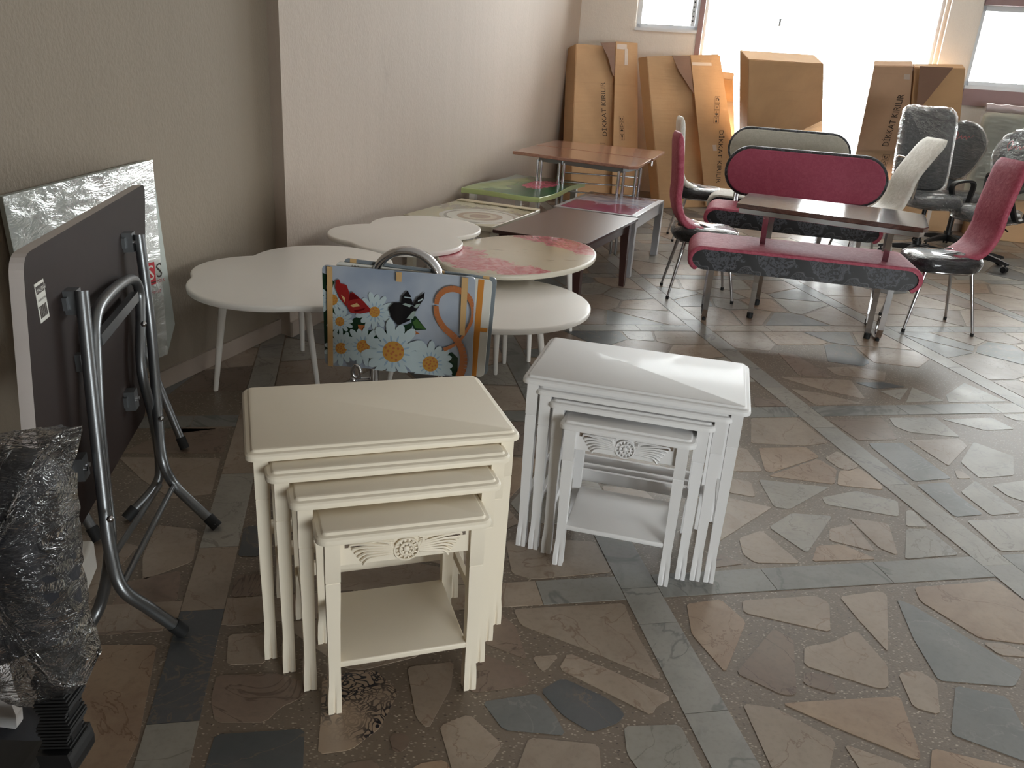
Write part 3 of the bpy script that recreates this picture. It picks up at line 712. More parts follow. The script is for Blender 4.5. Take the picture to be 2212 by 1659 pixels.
def rect_table(name, label, q, h, t_, m_top, m_edge, m_leg, legs, apr=.07, lw=.045, ins=.02, inset_leg=True, taper=1., group=None, wave=0., skip=()):
    q = [Vector((p[0], p[1])) for p in q]   # near-left, near-right, far-right, far-left
    c = sum(q, Vector((0, 0)))/4; ux = (q[1]-q[0]+q[2]-q[3]).normalized(); yaw = atan2(ux.y, ux.x)
    t = thing(name, label, 'table', (c.x, c.y, 0), yaw, group)
    R_ = Matrix.Rotation(-yaw, 2); P = [R_ @ (p-c) for p in q]
    W_ = (P[1].x-P[0].x+P[2].x-P[3].x)/2; D_ = (P[3].y-P[0].y+P[2].y-P[1].y)/2
    if wave:
        out = []
        N_ = 24
        for (a, b, nx, ny) in (((-W_/2, -D_/2), (W_/2, -D_/2), 0, -1), ((W_/2, -D_/2), (W_/2, D_/2), 1, 0), ((W_/2, D_/2), (-W_/2, D_/2), 0, 1), ((-W_/2, D_/2), (-W_/2, -D_/2), -1, 0)):
            for k in range(N_):
                f = k/N_; s_ = wave*sin(2*pi*f)*(1 if nx+ny > 0 else -1); out.append((a[0]+(b[0]-a[0])*f+nx*s_, a[1]+(b[1]-a[1])*f+ny*s_))
        poly = out
    else: poly = rrect(W_, D_, .012, 3)
    bm = newbm(); profile(bm, poly, [(.003, h-t_), (0, h-t_+.003), (0, h-.003), (.003, h)])
    for f in bm.faces: f.material_index = 0 if (len(f.verts) > 4 and f.calc_center_median().z > h-.001) else 1
    obj('tabletop', bm, [m_top, m_edge], t, True, 30)
    lx, ly = W_/2-ins-lw/2, D_/2-ins-lw/2
    for sx in (-1, 1):
        for sy in (-1, 1):
            bm = newbm(); a = lw/2; b = lw/2*taper; ox, oy = sx*(a-b), sy*(a-b)
            rings(bm, [[(sx*lx+ox+i*b, sy*ly+oy+j*b, 0.0005) for i, j in ((-1, -1), (1, -1), (1, 1), (-1, 1))], [(sx*lx+i*a, sy*ly+j*a, h-t_-apr) for i, j in ((-1, -1), (1, -1), (1, 1), (-1, 1))], [(sx*lx+i*a, sy*ly+j*a, h-t_) for i, j in ((-1, -1), (1, -1), (1, 1), (-1, 1))]])
            obj('leg', bm, m_leg, t)
    if apr:
        for s in (-1, 1):
            bm = newbm(); box(bm, -lx+lw/2, lx-lw/2, s*ly-.009, s*ly+.009, h-t_-apr, h-t_); obj('apron', bm, m_leg, t)
            bm = newbm(); box(bm, s*lx-.009, s*lx+.009, -ly+lw/2, ly-lw/2, h-t_-apr, h-t_); obj('apron', bm, m_leg, t)
    return t, W_, D_
def V2(*a): return [(p.x, p.y) for p in a]
# brown coffee table
bt, bW, bD = rect_table('coffee_table', 'plain brown coffee table with dark tapered legs behind the rose-print table', [(-.148, 5.16), (.425, 4.92), (.800, 5.985), (.20, 6.24)], .50, .022, M_COFFEE, M_COFFEED, M_COFFEED, None, .08, .06, .035, taper=.62)
for k in (-1, 1):
    bm = newbm(); cyl(bm, (bW/2-.035-.0003, k*(bD/2-.09), .44), .007, .008, (1, 0, 0), 12); obj('screw', bm, M_GALV, bt)
def cup_print():
    t = NT('coffee_cup_print'); v = t.obj(); sx = t.n('SeparateXYZ', {0: v}); X, Y = sx.outputs[0], sx.outputs[1]
    base = t.mix(t.noise(v, 3, 3), lin((196, 190, 158)), lin((172, 168, 138)))
    dk = t.step(t.math('ADD', t.noise(v, 14, 5, .7), t.math('MULTIPLY', t.math('ABSOLUTE', t.math('SUBTRACT', Y, .10)), -1.6)), .32, .42)
    c = t.mix(t.math('MULTIPLY', dk, .8), base, lin((104, 100, 92)))
    lf = t.step(t.math('ADD', t.noise(v, 11, 3), t.math('MULTIPLY', t.math('ABSOLUTE', t.math('SUBTRACT', Y, .34)), -2.)), .5, .55)
    c = t.mix(lf, c, lin((60, 66, 36)))
    d = t.math('SQRT', t.math('ADD', t.math('POWER', t.math('SUBTRACT', X, .10), 2.), t.math('POWER', t.math('ADD', Y, .13), 2.)))
    for r, rgb in ((.30, (206, 206, 196)), (.265, (132, 134, 130)), (.245, (214, 214, 204)), (.17, (150, 118, 88)), (.13, (196, 186, 164)), (.085, (142, 104, 76))):
        c = t.mix(t.math('LESS_THAN', t.math('ADD', d, t.math('MULTIPLY', t.noise(v, 8), .02)), r), c, lin(rgb))
    t.col(c); t.set(Roughness=.2, Coat_Weight=.5, Coat_Roughness=.08); return t.m
M_PALE = simple('pale_table_edge', (212, 204, 184), .4)
M_CREAMB = simple('cream_wood_band', (206, 194, 166), .4)
ct, cW, cD = rect_table('printed_coffee_table', 'low table printed with a cup and saucer against the wall, behind the white cloud table', [(-.77, 5.64), (-.183, 5.39), (.103, 6.24), (-.549, 6.49)], .47, .035, cup_print(), M_PALE, M_PALE, None, .05, .05)
bm = newbm(); box(bm, -cW/2+.002, cW/2-.002, cD/2-.09, cD/2-.002, .4704, .4775, .003); obj('end_band', bm, M_CREAMB, ct)
def green_print():
    t = NT('water_lily_print'); v = t.obj(); sx = t.n('SeparateXYZ', {0: v}); X, Y = sx.outputs[0], sx.outputs[1]
    n = t.noise(t.mapv(v, (1, 3, 1)), 2.5, 4)
    c = t.mix(t.step(n, .35, .65), lin((16, 104, 62)), lin((8, 72, 44)))
    f = t.step(t.math('ADD', t.math('MULTIPLY', X, -1.6), t.math('MULTIPLY', t.math('SUBTRACT', t.noise(v, 4, 4), .5), 1.2)), -.12, .45)
    c = t.mix(f, c, lin((158, 176, 120)))
    f2 = t.step(t.math('ADD', t.math('MULTIPLY', X, -2.), t.math('MULTIPLY', Y, .5)), .45, .7); c = t.mix(f2, c, lin((150, 170, 160)))
    d = t.math('SQRT', t.math('ADD', t.math('POWER', t.math('MULTIPLY', t.math('SUBTRACT', X, .08), 1.15), 2.), t.math('POWER', t.math('MULTIPLY', t.math('SUBTRACT', Y, .12), .55), 2.)))
    fl = t.step(t.math('SUBTRACT', t.math('ADD', .155, t.math('MULTIPLY', t.math('SUBTRACT', t.noise(v, 12, 3), .5), .12)), d), 0., .015)
    c = t.mix(fl, c, t.mix(t.step(t.noise(v, 22, 3, .6, 2), .4, .6), lin((176, 40, 80)), lin((220, 118, 146))))
    t.col(c); t.set(Roughness=.25, Coat_Weight=.12, Coat_Roughness=.05); return t.m
gt, gW, gD = rect_table('printed_coffee_table', 'green wavy-edged low table printed with a pink flower, by the wall under the chrome-legged table', [(-.495, 6.72), (.142, 6.47), (.51, 7.58), (-.118, 7.82)], .52, .04, green_print(), simple('pale_green_edge', (178, 190, 130), .3), M_COFF, None, 0, .05, .05, wave=.022)
def sky_print():
    t = NT('lilac_sky_print'); v = t.obj(); sx = t.n('SeparateXYZ', {0: v}); X, Y = sx.outputs[0], sx.outputs[1]
    c = t.mix(t.step(t.noise(t.mapv(v, (1, 2, 1)), 4, 5), .35, .65), lin((136, 138, 168)), lin((196, 196, 208)))
    f = t.step(t.math('ADD', t.math('MULTIPLY', Y, -1.3), t.noise(v, 6, 5, .7)), .5, .7)
    c = t.mix(f, c, t.mix(t.noise(v, 12, 3), lin((120, 30, 80)), lin((170, 60, 110))))
    f = t.step(t.math('ADD', t.math('MULTIPLY', Y, 1.3), t.noise(t.mapv(v, (1, 3, 1)), 8, 5, .7)), .93, 1.0)
    c = t.mix(f, c, lin((96, 46, 66)))
    t.col(c); t.set(Roughness=.2, Coat_Weight=.25, Coat_Roughness=.05); return t.m
M_SILV = simple('silver_foil_wood', (176, 176, 180), .3, .3)
stb, sW, sD = rect_table('printed_coffee_table', 'silver-framed low table with a glossy lilac and magenta print, behind the plain brown one', [(.30, 6.42), (.86, 6.20), (1.184, 7.155), (.50, 7.40)], .47, .02, M_SILV, M_SILV, M_SILV, None, .09, .055, .0)
bm = newbm(); P = rrect(sW-.085, sD-.085, .004, 2); profile(bm, P, [(0, .4702), (0, .4722), (.001, .4728)]); obj('glass_inlay', bm, sky_print(), stb)

# ---------------------------------------------------------------- extending table by the boxes
A_, B_, C_, D2 = un(1108, 326, .75), un(1376, 361, .75), un(1407, 344, .75), un(1158, 313, .75)
E_, F_, G_ = un(1200, 303, .75), un(1436, 327, .75), un(1411, 344, .75)
ex = thing('extending_table', 'tall reddish brown table with double chrome legs before the leftmost cardboard box', 'table', ((A_.x+B_.x+C_.x+D2.x)/4, (A_.y+B_.y+C_.y+D2.y)/4, 0))
def extr(bm, pts, z0, z1, bev=.004):
    P = ccw([(p.x, p.y) for p in pts]); profile(bm, P, [(bev, z0), (0, z0+bev), (0, z1-bev), (bev, z1)])
nearB = B_+(C_-B_)*.12
bm = newbm(); extr(bm, [A_, B_+(A_-B_)*.06, nearB, C_, D2], .722, .75); obj('tabletop', bm, [M_TEAK], ex, world=True)
bm = newbm(); D3 = D2+(E_-D2).normalized()*.012; G3 = G_+(F_-G_).normalized()*.012; extr(bm, [D3, G3, F_, E_], .724, .7515); obj('table_leaf', bm, M_TEAK, ex, world=True)
ctr = (A_+B_+F_+E_)/4
def toward(p, k): q = p+(ctr-p)*k; return Vector((q.x, q.y, 0))
bm = newbm()
corn = [Vector((p.x, p.y, 0)) for p in (un(1166, 345, .70), un(1343, 370, .70), un(1380, 363, .70), un(1214, 352, .70))]
for i in range(4):
    a, b = corn[i], corn[(i+1) % 4]
    bar(bm, [(a.x, a.y, .705), (b.x, b.y, .705)], (0, 0, 1), .035, .02)
obj('under_frame', bm, M_GALV, ex, world=True)
for c in corn:
    bm = newbm()
    for s in (-.022, .022):
        d = (ctr-c); d.z = 0; d.normalize(); e = Vector((-d.y, d.x, 0)); p = c+e*s
        tube(bm, [(p.x, p.y, .7), (p.x, p.y, .03), (p.x, p.y, .001)], [.0135, .0135, .012], 10)
    obj('leg', bm, M_CHROME, ex, True, 60, world=True)
for z in (.62, .54, .46, .38):
    bm = newbm(); tube(bm, [(corn[3].x, corn[3].y, z), (corn[2].x, corn[2].y, z)], .006, 8); obj('rail', bm, M_CHROME, ex, True, 60, world=True)
bm = newbm(); p = (C_+G3)/2; box(bm, p.x-.008, p.x+.008, p.y-.02, p.y+.02, .69, .735, .003); obj('leaf_catch', bm, M_CHROME, ex, world=True)

# ---------------------------------------------------------------- flower panels on a chrome hoop stand
TP = (0, 2.9); TN = (.08, 1)
def tpt(x, y, d=0.): return onplane(x, y, (TP[0]+TN[0]*d, TP[1]+TN[1]*d), TN)
hoop = thing('hoop_stand', 'chrome hoop-topped stand carrying the flower-print panels', 'stand', (-.42, 2.95, 0))
bm = newbm(); a, b = tpt(812, 600, .035), tpt(952, 612, .035); mid = (a+b)/2; r_ = (b-a).length/2
uu = (b-a).normalized(); ud = Vector((uu.x, uu.y, 0)).normalized()
hc = tpt(881, 612, .035); R_ = .128
pts = [Vector((hc.x, hc.y, 0))-ud*R_+Vector((0, 0, .0005)), Vector((hc.x, hc.y, .3))-ud*R_, Vector((hc.x, hc.y, .60))-ud*R_]
pts += [Vector((hc.x, hc.y, hc.z-.005))+ud*(-R_*cos(pi*k/24))+Vector((0, 0, R_*sin(pi*k/24))) for k in range(25)]
pts += [Vector((hc.x, hc.y, .60))+ud*R_, Vector((hc.x, hc.y, .3))+ud*R_, Vector((hc.x, hc.y, .0005))+ud*R_]
fr_ = Vector((-ud.y, ud.x, 0)); rs = []
for i, p in enumerate(pts):
    t_ = (pts[min(i+1, len(pts)-1)]-pts[max(i-1, 0)]).normalized(); n_ = t_.cross(fr_).normalized()
    rs.append([p+fr_*.032*cos(2*pi*k/14)+n_*.016*sin(2*pi*k/14) for k in range(14)])
rings(bm, rs); obj('hoop_tube', bm, M_CHROME, hoop, True, 60, world=True)
bm = newbm(); c = Vector((hc.x, hc.y, .012)); bar(bm, [c-ud*.2, c+ud*.2], fr_, .05, .022); bar(bm, [c-ud*.17-fr_*.2, c-ud*.17+fr_*.2], ud, .03, .022); bar(bm, [c+ud*.17-fr_*.2, c+ud*.17+fr_*.2], ud, .03, .022)
obj('foot_frame', bm, M_CHROME, hoop, world=True)
bm = newbm(); c = tpt(770, 803, -.03); d = tpt(766, 845, -.03)
ring = [c+uu*.016*cos(2*pi*k/14)+Vector((0, 0, .026*sin(2*pi*k/14))) for k in range(15)]; tube(bm, ring, .008, 8)
sphere(bm, tuple(c+Vector((-.012, 0, -.035))), .013); tube(bm, [c+Vector((-.012, 0, -.04)), Vector((c.x-.012, c.y, .23))], .006, 8)
tube(bm, [c+Vector((0, 0, -.03)), (hc.x-ud.x*R_, hc.y-ud.y*R_, c.z-.05)], .007, 8)
obj('clamp', bm, M_CHROME, hoop, True, 60, world=True)
def panel(px, d, t_, label, rad=.018, m=None):
    TL, TR_, BR, BL = [tpt(x, y, d) for x, y in px]
    u = (TR_-TL+BR-BL).normalized(); v = (TL-BL+TR_-BR); v = (v-u*v.dot(u)).normalized(); f = Face2D((BL+BR+TL+TR_)/4, u, v)
    W_ = ((TR_-TL).length+(BR-BL).length)/2; H_ = ((TL-BL).length+(TR_-BR).length)/2
    t = thing('glass_top_panel', label, 'glass_top_panel', tuple((BL+BR)/2), 0, 'panels hung on the hoop stand')  # loose glass table tops, hung as panels on the stand
    bm = newbm(); P = rrect(W_, H_, rad, 5); rings(bm, [[f.p(x, y, -t_) for x, y in P], [f.p(x, y, -.001) for x, y in inset(P, 0)], [f.p(x, y, 0) for x, y in inset(P, .001)]])
    obj('board', bm, m, t, world=True)
    return t, f, W_, H_
M_SKY = NT('pale_blue_print'); v_ = M_SKY.obj(); M_SKY.col(M_SKY.mix(M_SKY.step(M_SKY.noise(v_, 3.5, 3), .3, .7), lin((140, 152, 170)), lin((172, 180, 192)))); M_SKY.set(Roughness=.08, Coat_Weight=.6, Coat_Roughness=.03); M_SKY = M_SKY.m
p1, f1, W1, H1 = panel([(697, 571), (1029, 600), (1018, 815), (700, 789)], 0, .006, 'front panel printed with daisies and two butterflies', m=M_SKY)
def pc(name, rgb): return simple(name, rgb, .12, var=.04, scale=30)
PM = [pc('print_white', (182, 198, 202)), pc('print_yellow', (190, 140, 66)), pc('print_red', (140, 38, 36)), pc('print_black', (18, 18, 22)), pc('print_green', (26, 52, 34)), pc('print_orange', (176, 108, 66)), pc('print_pale_grey', (150, 166, 160)), pc('print_darkred', (96, 14, 18)), pc('print_leaf', (60, 96, 48)), pc('print_petal_shade', (150, 172, 192)), M_TAN]
# coordinates measured on a 2212-wide crop of the panel: convert to metres on the panel
def pz(x, y): return ((x-1005)/1835*W1+0, 0)
PTL, PTR, PBR, PBL = (95, 222), (1930, 385), (1872, 1575), (100, 1430)
def q2m(x, y):
    # inverse bilinear by iteration
    a, b = .5, .5
    for _ in range(12):
        X = (1-a)*(1-b)*PBL[0]+a*(1-b)*PBR[0]+a*b*PTR[0]+(1-a)*b*PTL[0]; Y = (1-a)*(1-b)*PBL[1]+a*(1-b)*PBR[1]+a*b*PTR[1]+(1-a)*b*PTL[1]
        a += (x-X)/1800; b -= (y-Y)/1190
        X, Y = 0, 0
    return ((a-.5)*W1, (b-.5)*H1)
bm = newbm(); lay = [0.0004]
def pp(pts, mi, dl=.00012):
    lay[0] += dl
    P = [q2m(x, y) for x, y in pts]; P = [(max(-W1/2+.001, min(W1/2-.001, x)), max(-H1/2+.001, min(H1/2-.001, y))) for x, y in P]
    if abs(area(P)) < 1e-7: return
    f1.poly(bm, ccw(P), lay[0], mi)
def ell(cx_, cy_, a, b, ang=0, n=16): return [(cx_+a*cos(2*pi*k/n)*cos(ang)-b*sin(2*pi*k/n)*sin(ang), cy_+a*cos(2*pi*k/n)*sin(ang)+b*sin(2*pi*k/n)*cos(ang)) for k in range(n)]
def petal(cx_, cy_, L, wd, a):
    o = []
    for t_ in (0, .15, .35, .6, .8, .93, 1.0): o.append((t_, wd*(.35+.65*sin(pi*min(1, t_*.62+.02)))*(1 if t_ < .75 else sqrt(max(0, 1-((t_-.75)/.25)**2)))))
    pts = [(cx_+L*t_*cos(a)-w__*sin(a), cy_+L*t_*sin(a)+w__*cos(a)) for t_, w__ in o]+[(cx_+L*t_*cos(a)+w__*sin(a), cy_+L*t_*sin(a)-w__*cos(a)) for t_, w__ in o[-2::-1]]
    return pts
pp([(100, 310), (165, 340), (165, 430), (100, 420)], 4); pp([(100, 1010), (400, 1010), (520, 1110), (300, 1200), (100, 1200)], 4)
pp([(100, 330), (170, 350), (240, 420), (300, 800), (420, 1000), (900, 1000), (1180, 900), (1100, 1250), (600, 1300), (100, 1300)], 4)
pp([(470, 850), (620, 820), (600, 950), (400, 1180), (340, 1000)], 4)
pp([(1160, 830), (1215, 830), (1340, 990), (1200, 1000), (1160, 920)], 4); pp([(1175, 900), (1225, 860), (1330, 985), (1210, 975)], 8)
pp([(1560, 1280), (1640, 1260), (1710, 1330), (1700, 1555), (1640, 1560)], 4)
pp([(515, 930), (630, 940), (620, 1050), (530, 1020)], 5); pp([(1170, 980), (1260, 1040), (1120, 1060)], 5)
def daisy(x, y, L, r, n, a0=0., sk=1.):
    for k in range(n): pp(petal(x, y, L*(1+.08*sin(k*2.3)), L*.155, a0+2*pi*k/n+.06*sin(k*5)), 0 if k % 2 else 9, .00006) if False else pp(petal(x, y, L*(1+.08*sin(k*2.3)), L*.15, a0+2*pi*k/n+.06*sin(k*5)), 0, .00006)
    for k in range(n): pp(petal(x, y, L*.55, L*.03, a0+2*pi*k/n), 9, .00002)
    pp(ell(x, y, r, r, n=22), 1)
    for k in range(14): a = k*2.4; q = r*sqrt(k/14)*.9; pp(ell(x+q*cos(a), y+q*sin(a), r*.13, r*.13, n=6), 5, .00002)
daisy(215, 630, 200, 66, 12, .2); daisy(300, 890, 160, 55, 13); daisy(725, 775, 225, 65, 13, .1); daisy(310, 1215, 215, 70, 14, .25); daisy(580, 1190, 240, 80, 14)
daisy(1385, 1395, 270, 95, 16, .1); daisy(945, 1250, 375, 130, 13, .22)
pp([(270, 400), (310, 380), (330, 430), (400, 450), (430, 530), (430, 600), (390, 700), (310, 600), (262, 480)], 2); pp([(430, 560), (470, 530), (600, 640), (680, 730), (670, 770), (560, 790), (440, 780), (400, 700)], 2)
pp([(440, 540), (500, 560), (560, 610), (470, 620), (420, 640)], 7); pp([(330, 560), (380, 600), (370, 660)], 10); pp([(440, 690), (520, 660), (560, 700), (470, 710)], 10); pp([(480, 750), (620, 720), (600, 745), (500, 770)], 7)
pp([(900, 720), (960, 660), (1050, 660), (1190, 700), (1240, 740), (1150, 870), (1010, 930), (930, 830)], 3); pp([(1050, 660), (1060, 590), (1130, 520), (1165, 580), (1195, 690)], 3)
pp([(1190, 690), (1240, 610), (1335, 540), (1320, 620), (1240, 740)], 3); pp([(1065, 680), (1100, 665), (1180, 690), (1150, 715)], 6); pp([(1200, 715), (1230, 680), (1290, 670), (1240, 720)], 6); pp([(1090, 590), (1170, 600), (1175, 615), (1090, 600)], 0)
pp([(1255, 635), (1310, 610), (1300, 635), (1250, 650)], 0); pp([(1110, 850), (1190, 760), (1230, 760), (1190, 850)], 6)
rb = [(1470, 680), (1490, 600), (1560, 530), (1660, 505), (1760, 530), (1850, 600), (1900, 720), (1890, 860), (1830, 980), (1740, 1110), (1640, 1180), (1550, 1220)]
def ribbon(pts, wd, mi):
    P = smooth([(x, y, 0) for x, y in pts], 4)
    for i in range(len(P)-1):
        t_ = (P[i+1]-P[i]).normalized(); n_ = Vector((-t_.y, t_.x, 0)); w__ = wd(i/(len(P)-1))
        lay[0] -= .00012; pp([tuple((P[i]+n_*w__)[:2]), tuple((P[i+1]+n_*w__)[:2]), tuple((P[i+1]-n_*w__)[:2]), tuple((P[i]-n_*w__)[:2])], mi)
    lay[0] += .0002
ribbon(rb, lambda f: 26+10*sin(6*f), 5); ribbon([(1465, 700), (1480, 820), (1560, 960), (1690, 1080), (1770, 1230), (1780, 1400), (1730, 1550)], lambda f: 30+18*f, 5)
pp([(170, 228), (238, 234), (215, 1435), (150, 1425)], 10); pp([(1775, 372), (1850, 378), (1800, 1050), (1740, 1040)], 10); pp([(1000, 302), (1068, 308), (1060, 420), (997, 415)], 10)
obj('printed_picture', bm, PM, p1, world=True)
M_WP = simple('white_panel_face', (214, 212, 204), .25); M_GP = simple('grey_panel_face', (122, 130, 136), .2)
p2, f2, W2, H2 = panel([(723, 560), (1057, 609), (1052, 812), (726, 778)], .022, .006, 'white panel with orange tape just behind the daisy panel', m=M_WP)
bm = newbm(); slab(bm, f2, W2/2-.052, W2/2-.030, -H2/2, H2/2-.002, .0002, .0012); slab(bm, f2, W2/2-.04, W2/2-.003, -.01, .006, .0012, .002); obj('orange_tape', bm, M_ORT, p2, world=True)
bm = newbm(); f2.text(bm, '100', -W2/2+.055, H2/2-.021, .022, .0006, 0); obj('printed_number', bm, M_INK, p2, world=True)
p3, f3, W3, H3 = panel([(738, 554), (1066, 602), (1060, 809), (742, 770)], .036, .006, 'rearmost grey panel with tan tape tabs on its edge', m=M_GP)
bm = newbm()
for x in (-W3/2+.035, .08, W3/2-.04): slab(bm, f3, x-.012, x+.012, H3/2-.03, H3/2+.001, .0002, .0012)
obj('tape_tab', bm, M_TAN, p3, world=True)

# ---------------------------------------------------------------- folded tables leaning at the left wall
w1n = Vector((w1d.y, -w1d.x))
def wl(x, y, off): return onplane(x, y, (K1.x+w1n.x*off, K1.y+w1n.y*off), w1n)
wb = thing('wrapped_folding_table', 'pale board wrapped in clear film leaning on the wall behind the brown one', 'table', tuple(un(300, 1060)))
a = wl(5, 425, .035); b = wl(328, 345, .035); c = wl(378, 700, .06); d = wl(362, 765, .07)
BLb = Vector((a.x+(c.x-b.x), a.y+(c.y-b.y)-.0, d.z))
pf = Face2D(a, (b-a).normalized(), Vector((0, 0, 1)))
e3 = (b-a).normalized(); outl = [a, b+(a-b)*.03, b+Vector((0, 0, -.03)), c, d, BLb]
nn_ = Vector((w1n.x, w1n.y, 0))
bm = newbm(); rings(bm, [[p-nn_*.0 for p in outl], [p-nn_*.022 for p in outl]]); obj('board', bm, simple('pale_grey_green_laminate', (188, 195, 190), .35), wb, world=True)
bm = newbm()
NX, NY = 40, 30; grid = []
for i in range(NX+1):
    row = []
    for j in range(NY+1):
        fu, fv = i/NX, j/NY; top = a+(b-a)*fu; bot = BLb+(d-BLb)*fu; p = bot+(top-bot)*fv
        if fu > .97: p = p+(top-bot)*0
        row.append(bm.verts.new(p+nn_*(.003+.0012*random.random())))
    grid.append(row)
for i in range(NX):
    for j in range(NY): bm.faces.new((grid[i][j], grid[i+1][j], grid[i+1][j+1], grid[i][j+1]))
obj('plastic_wrap', bm, M_FILMB, wb, True, 180, world=True)
lf = Face2D(wl(333, 614, .085), (w1d.x, w1d.y, 0), (0, 0, 1))
bm = newbm(); slab(bm, lf, -.04, .012, 0, .095, .0, .001, 0); slab(bm, lf, -.04, .012, .008, .012, .001, .0015, 2); lf.text(bm, 'S', -.035, .022, .09, .002, 0, 1); lf.text(bm, 'S', .014, .024, .088, .002, 0, 2); lf.text(bm, 'POLK', .014, .002, .020, .002, 0, 0); lf.text(bm, 'emniet', -.035, -.04, .024, .002, 0, 0, .4); obj('printed_logo', bm, [M_REDINK, M_WP, M_INK], wb, world=True)
for (x0, y0, x1, y1) in ((358, 868, 398, 965), (168, 1090, 212, 1163)):
    p = un(x1, y1, .015); q = onplane(x0, y0, (p.x, p.y+.03), (0, 1)); bm = newbm(); tube(bm, [q+(q-p)*1.2, q, p], .0155, 12); obj('leg', bm, M_STEEL, wb, True, 60, world=True)
    bm = newbm(); dr = (p-q).normalized(); tube(bm, [p-dr*.04, p+dr*.006], .0185, 12); obj('rubber_foot', bm, M_RUBBER, wb, True, 60, world=True)

FA = radians(-12.5); FE = Vector((sin(FA), cos(FA))); FN = Vector((FE.y, -FE.x)); FP = Vector((-1.052, 1.767)); KL = .03
def fl(x, y, off=0.):
    d = ray(x, y); N_ = Vector((FN.x, FN.y, KL)); P0 = Vector((FP.x+FN.x*off, FP.y+FN.y*off, 0)); o = Vector((0, 0, CH)); t = N_.dot(P0-o)/N_.dot(d); return o+t*d
ft = thing('folding_table', 'dark brown folding table with white edge stood on its grey legs by the left wall', 'table', (-1.1, 2.1, 0))
TLf, TRf, BRf, BLf = fl(48, 552), fl(313, 396), fl(316, 893), fl(104, 1258)
u_ = (TRf-TLf+BRf-BLf).normalized(); v_ = (TLf-BLf+TRf-BRf); v_ = (v_-u_*v_.dot(u_)).normalized(); cF = (TLf+TRf+BRf+BLf)/4; ff = Face2D(cF, u_, v_)
Wf = ((TRf-TLf).length+(BRf-BLf).length)/2; Hf = ((TLf-BLf).length+(TRf-BRf).length)/2
def ff_uv(p): d = p-cF; return (d.dot(u_), d.dot(v_))
q = [ff_uv(p) for p in (BLf, BRf, TRf, TLf)]
def roundq(q, r, n=5):
    out = []
    for i in range(4):
        a, b, c = Vector(q[i-1]), Vector(q[i]), Vector(q[(i+1) % 4]); p0 = b+(a-b).normalized()*r; p1 = b+(c-b).normalized()*r
        for k in range(n+1):
            t_ = k/n; out.append(tuple((1-t_)**2*p0+2*t_*(1-t_)*b+t_**2*p1))
    return out
P = roundq(q, .05)
bm = newbm(); rings(bm, [[ff.p(x, y, -.030) for x, y in P], [ff.p(x, y, 0) for x, y in P]])
for f in bm.faces: f.material_index = 0 if len(f.verts) > 4 else 1
obj('tabletop', bm, [M_BROWN, M_EDGE], ft, world=True)
bm = newbm(); s_ = ff_uv(fl(90, 650)); slab(bm, ff, s_[0]-.03, s_[0]+.03, s_[1]-.045, s_[1]+.045, 0, .001, 0)
slab(bm, ff, s_[0]-.026, s_[0]+.026, s_[1]+.02, s_[1]+.038, .001, .0015, 1)
for k in range(14): slab(bm, ff, s_[0]-.024+.0034*k, s_[0]-.024+.0034*k+(.0012 if k % 3 else .002), s_[1]-.036, s_[1]-.008, .001, .0015, 1)
ff.text(bm, 'MAZBAN', s_[0]-.024, s_[1]+.023, .014, .002, 0, 0); ff.text(bm, '120x80 PVC MASA', s_[0]-.025, s_[1]+.002, .0075, .0013, 0, 1); obj('label_sticker', bm, [M_WP, M_INK], ft, world=True)
def legpath(name, px, offs, r=.0155, m=M_STEEL, cap=True):
    pts = smooth([fl(x, y, o) for (x, y), o in zip(px, offs)], 6)
    bm = newbm(); tube(bm, pts, r, 14); return obj(name, bm, m, ft, True, 60, world=True)
def foot(px, d0):
    p = un(px[0], px[1], .015); q = Vector(d0); dr = (p-q).normalized(); bm = newbm(); tube(bm, [p-dr*.035, p+dr*.008], [.019, .0185], 14); obj('rubber_foot', bm, M_RUBBER, ft, True, 60, world=True)
def legpts(pts3, r=.0165, name='leg'):
    bm = newbm(); tube(bm, smooth(pts3, 6), r, 14); return obj(name, bm, M_STEEL, ft, True, 60, world=True)
# near outer leg and far outer leg: from the bracket down to the outward foot
n0 = [fl(176, 628, .045), fl(200, 860, .05), fl(222, 1060, .06), fl(237, 1180, .07), fl(262, 1268, .095)]
nf = un(392, 1362, .016); legpts(n0+[n0[-1].lerp(nf, .45)+Vector((.0, 0, -.004)), nf]); foot((392, 1362), n0[-1].lerp(nf, .45))
f0 = [fl(300, 506, .045), fl(325, 700, .05), fl(340, 880, .06), fl(350, 990, .075), fl(376, 1046, .10)]
ff_ = un(466, 1134, .016); legpts(f0+[f0[-1].lerp(ff_, .45)+Vector((0, 0, -.004)), ff_]); foot((466, 1134), f0[-1].lerp(ff_, .45))
# inner frame: hoop at the top, legs crossing to the inward feet
i_n = un(160, 1396, .016); i_f = un(276, 1116, .016)
arch = [fl(206, 760, .035), fl(205, 700, .035), fl(216, 660, .035), fl(250, 622, .035), fl(284, 603, .035), fl(300, 625, .035), fl(304, 680, .035), fl(306, 800, .035)]
nI = [fl(238, 1180, .055), fl(228, 1060, .045), fl(213, 900, .04)]
fI = [fl(330, 900, .04), fl(345, 1000, .04), fl(335, 1050, .02)]
legpts([i_n, fl(215, 1310, .0), nI[0], nI[1], nI[2]]+arch+fI+[i_f], .0155, 'inner_frame')
foot((276, 1116), fI[-1]); foot((160, 1396), fl(215, 1310, .0))
for k_ in (0, 1):
    bm = newbm(); a_ = f0[-1].lerp(fI[-1], .75*k_); b_ = n0[-1].lerp(nI[0], .75*k_); tube(bm, [a_, b_], .0085, 10); obj('cross_bar', bm, M_STEEL, ft, True, 60, world=True)
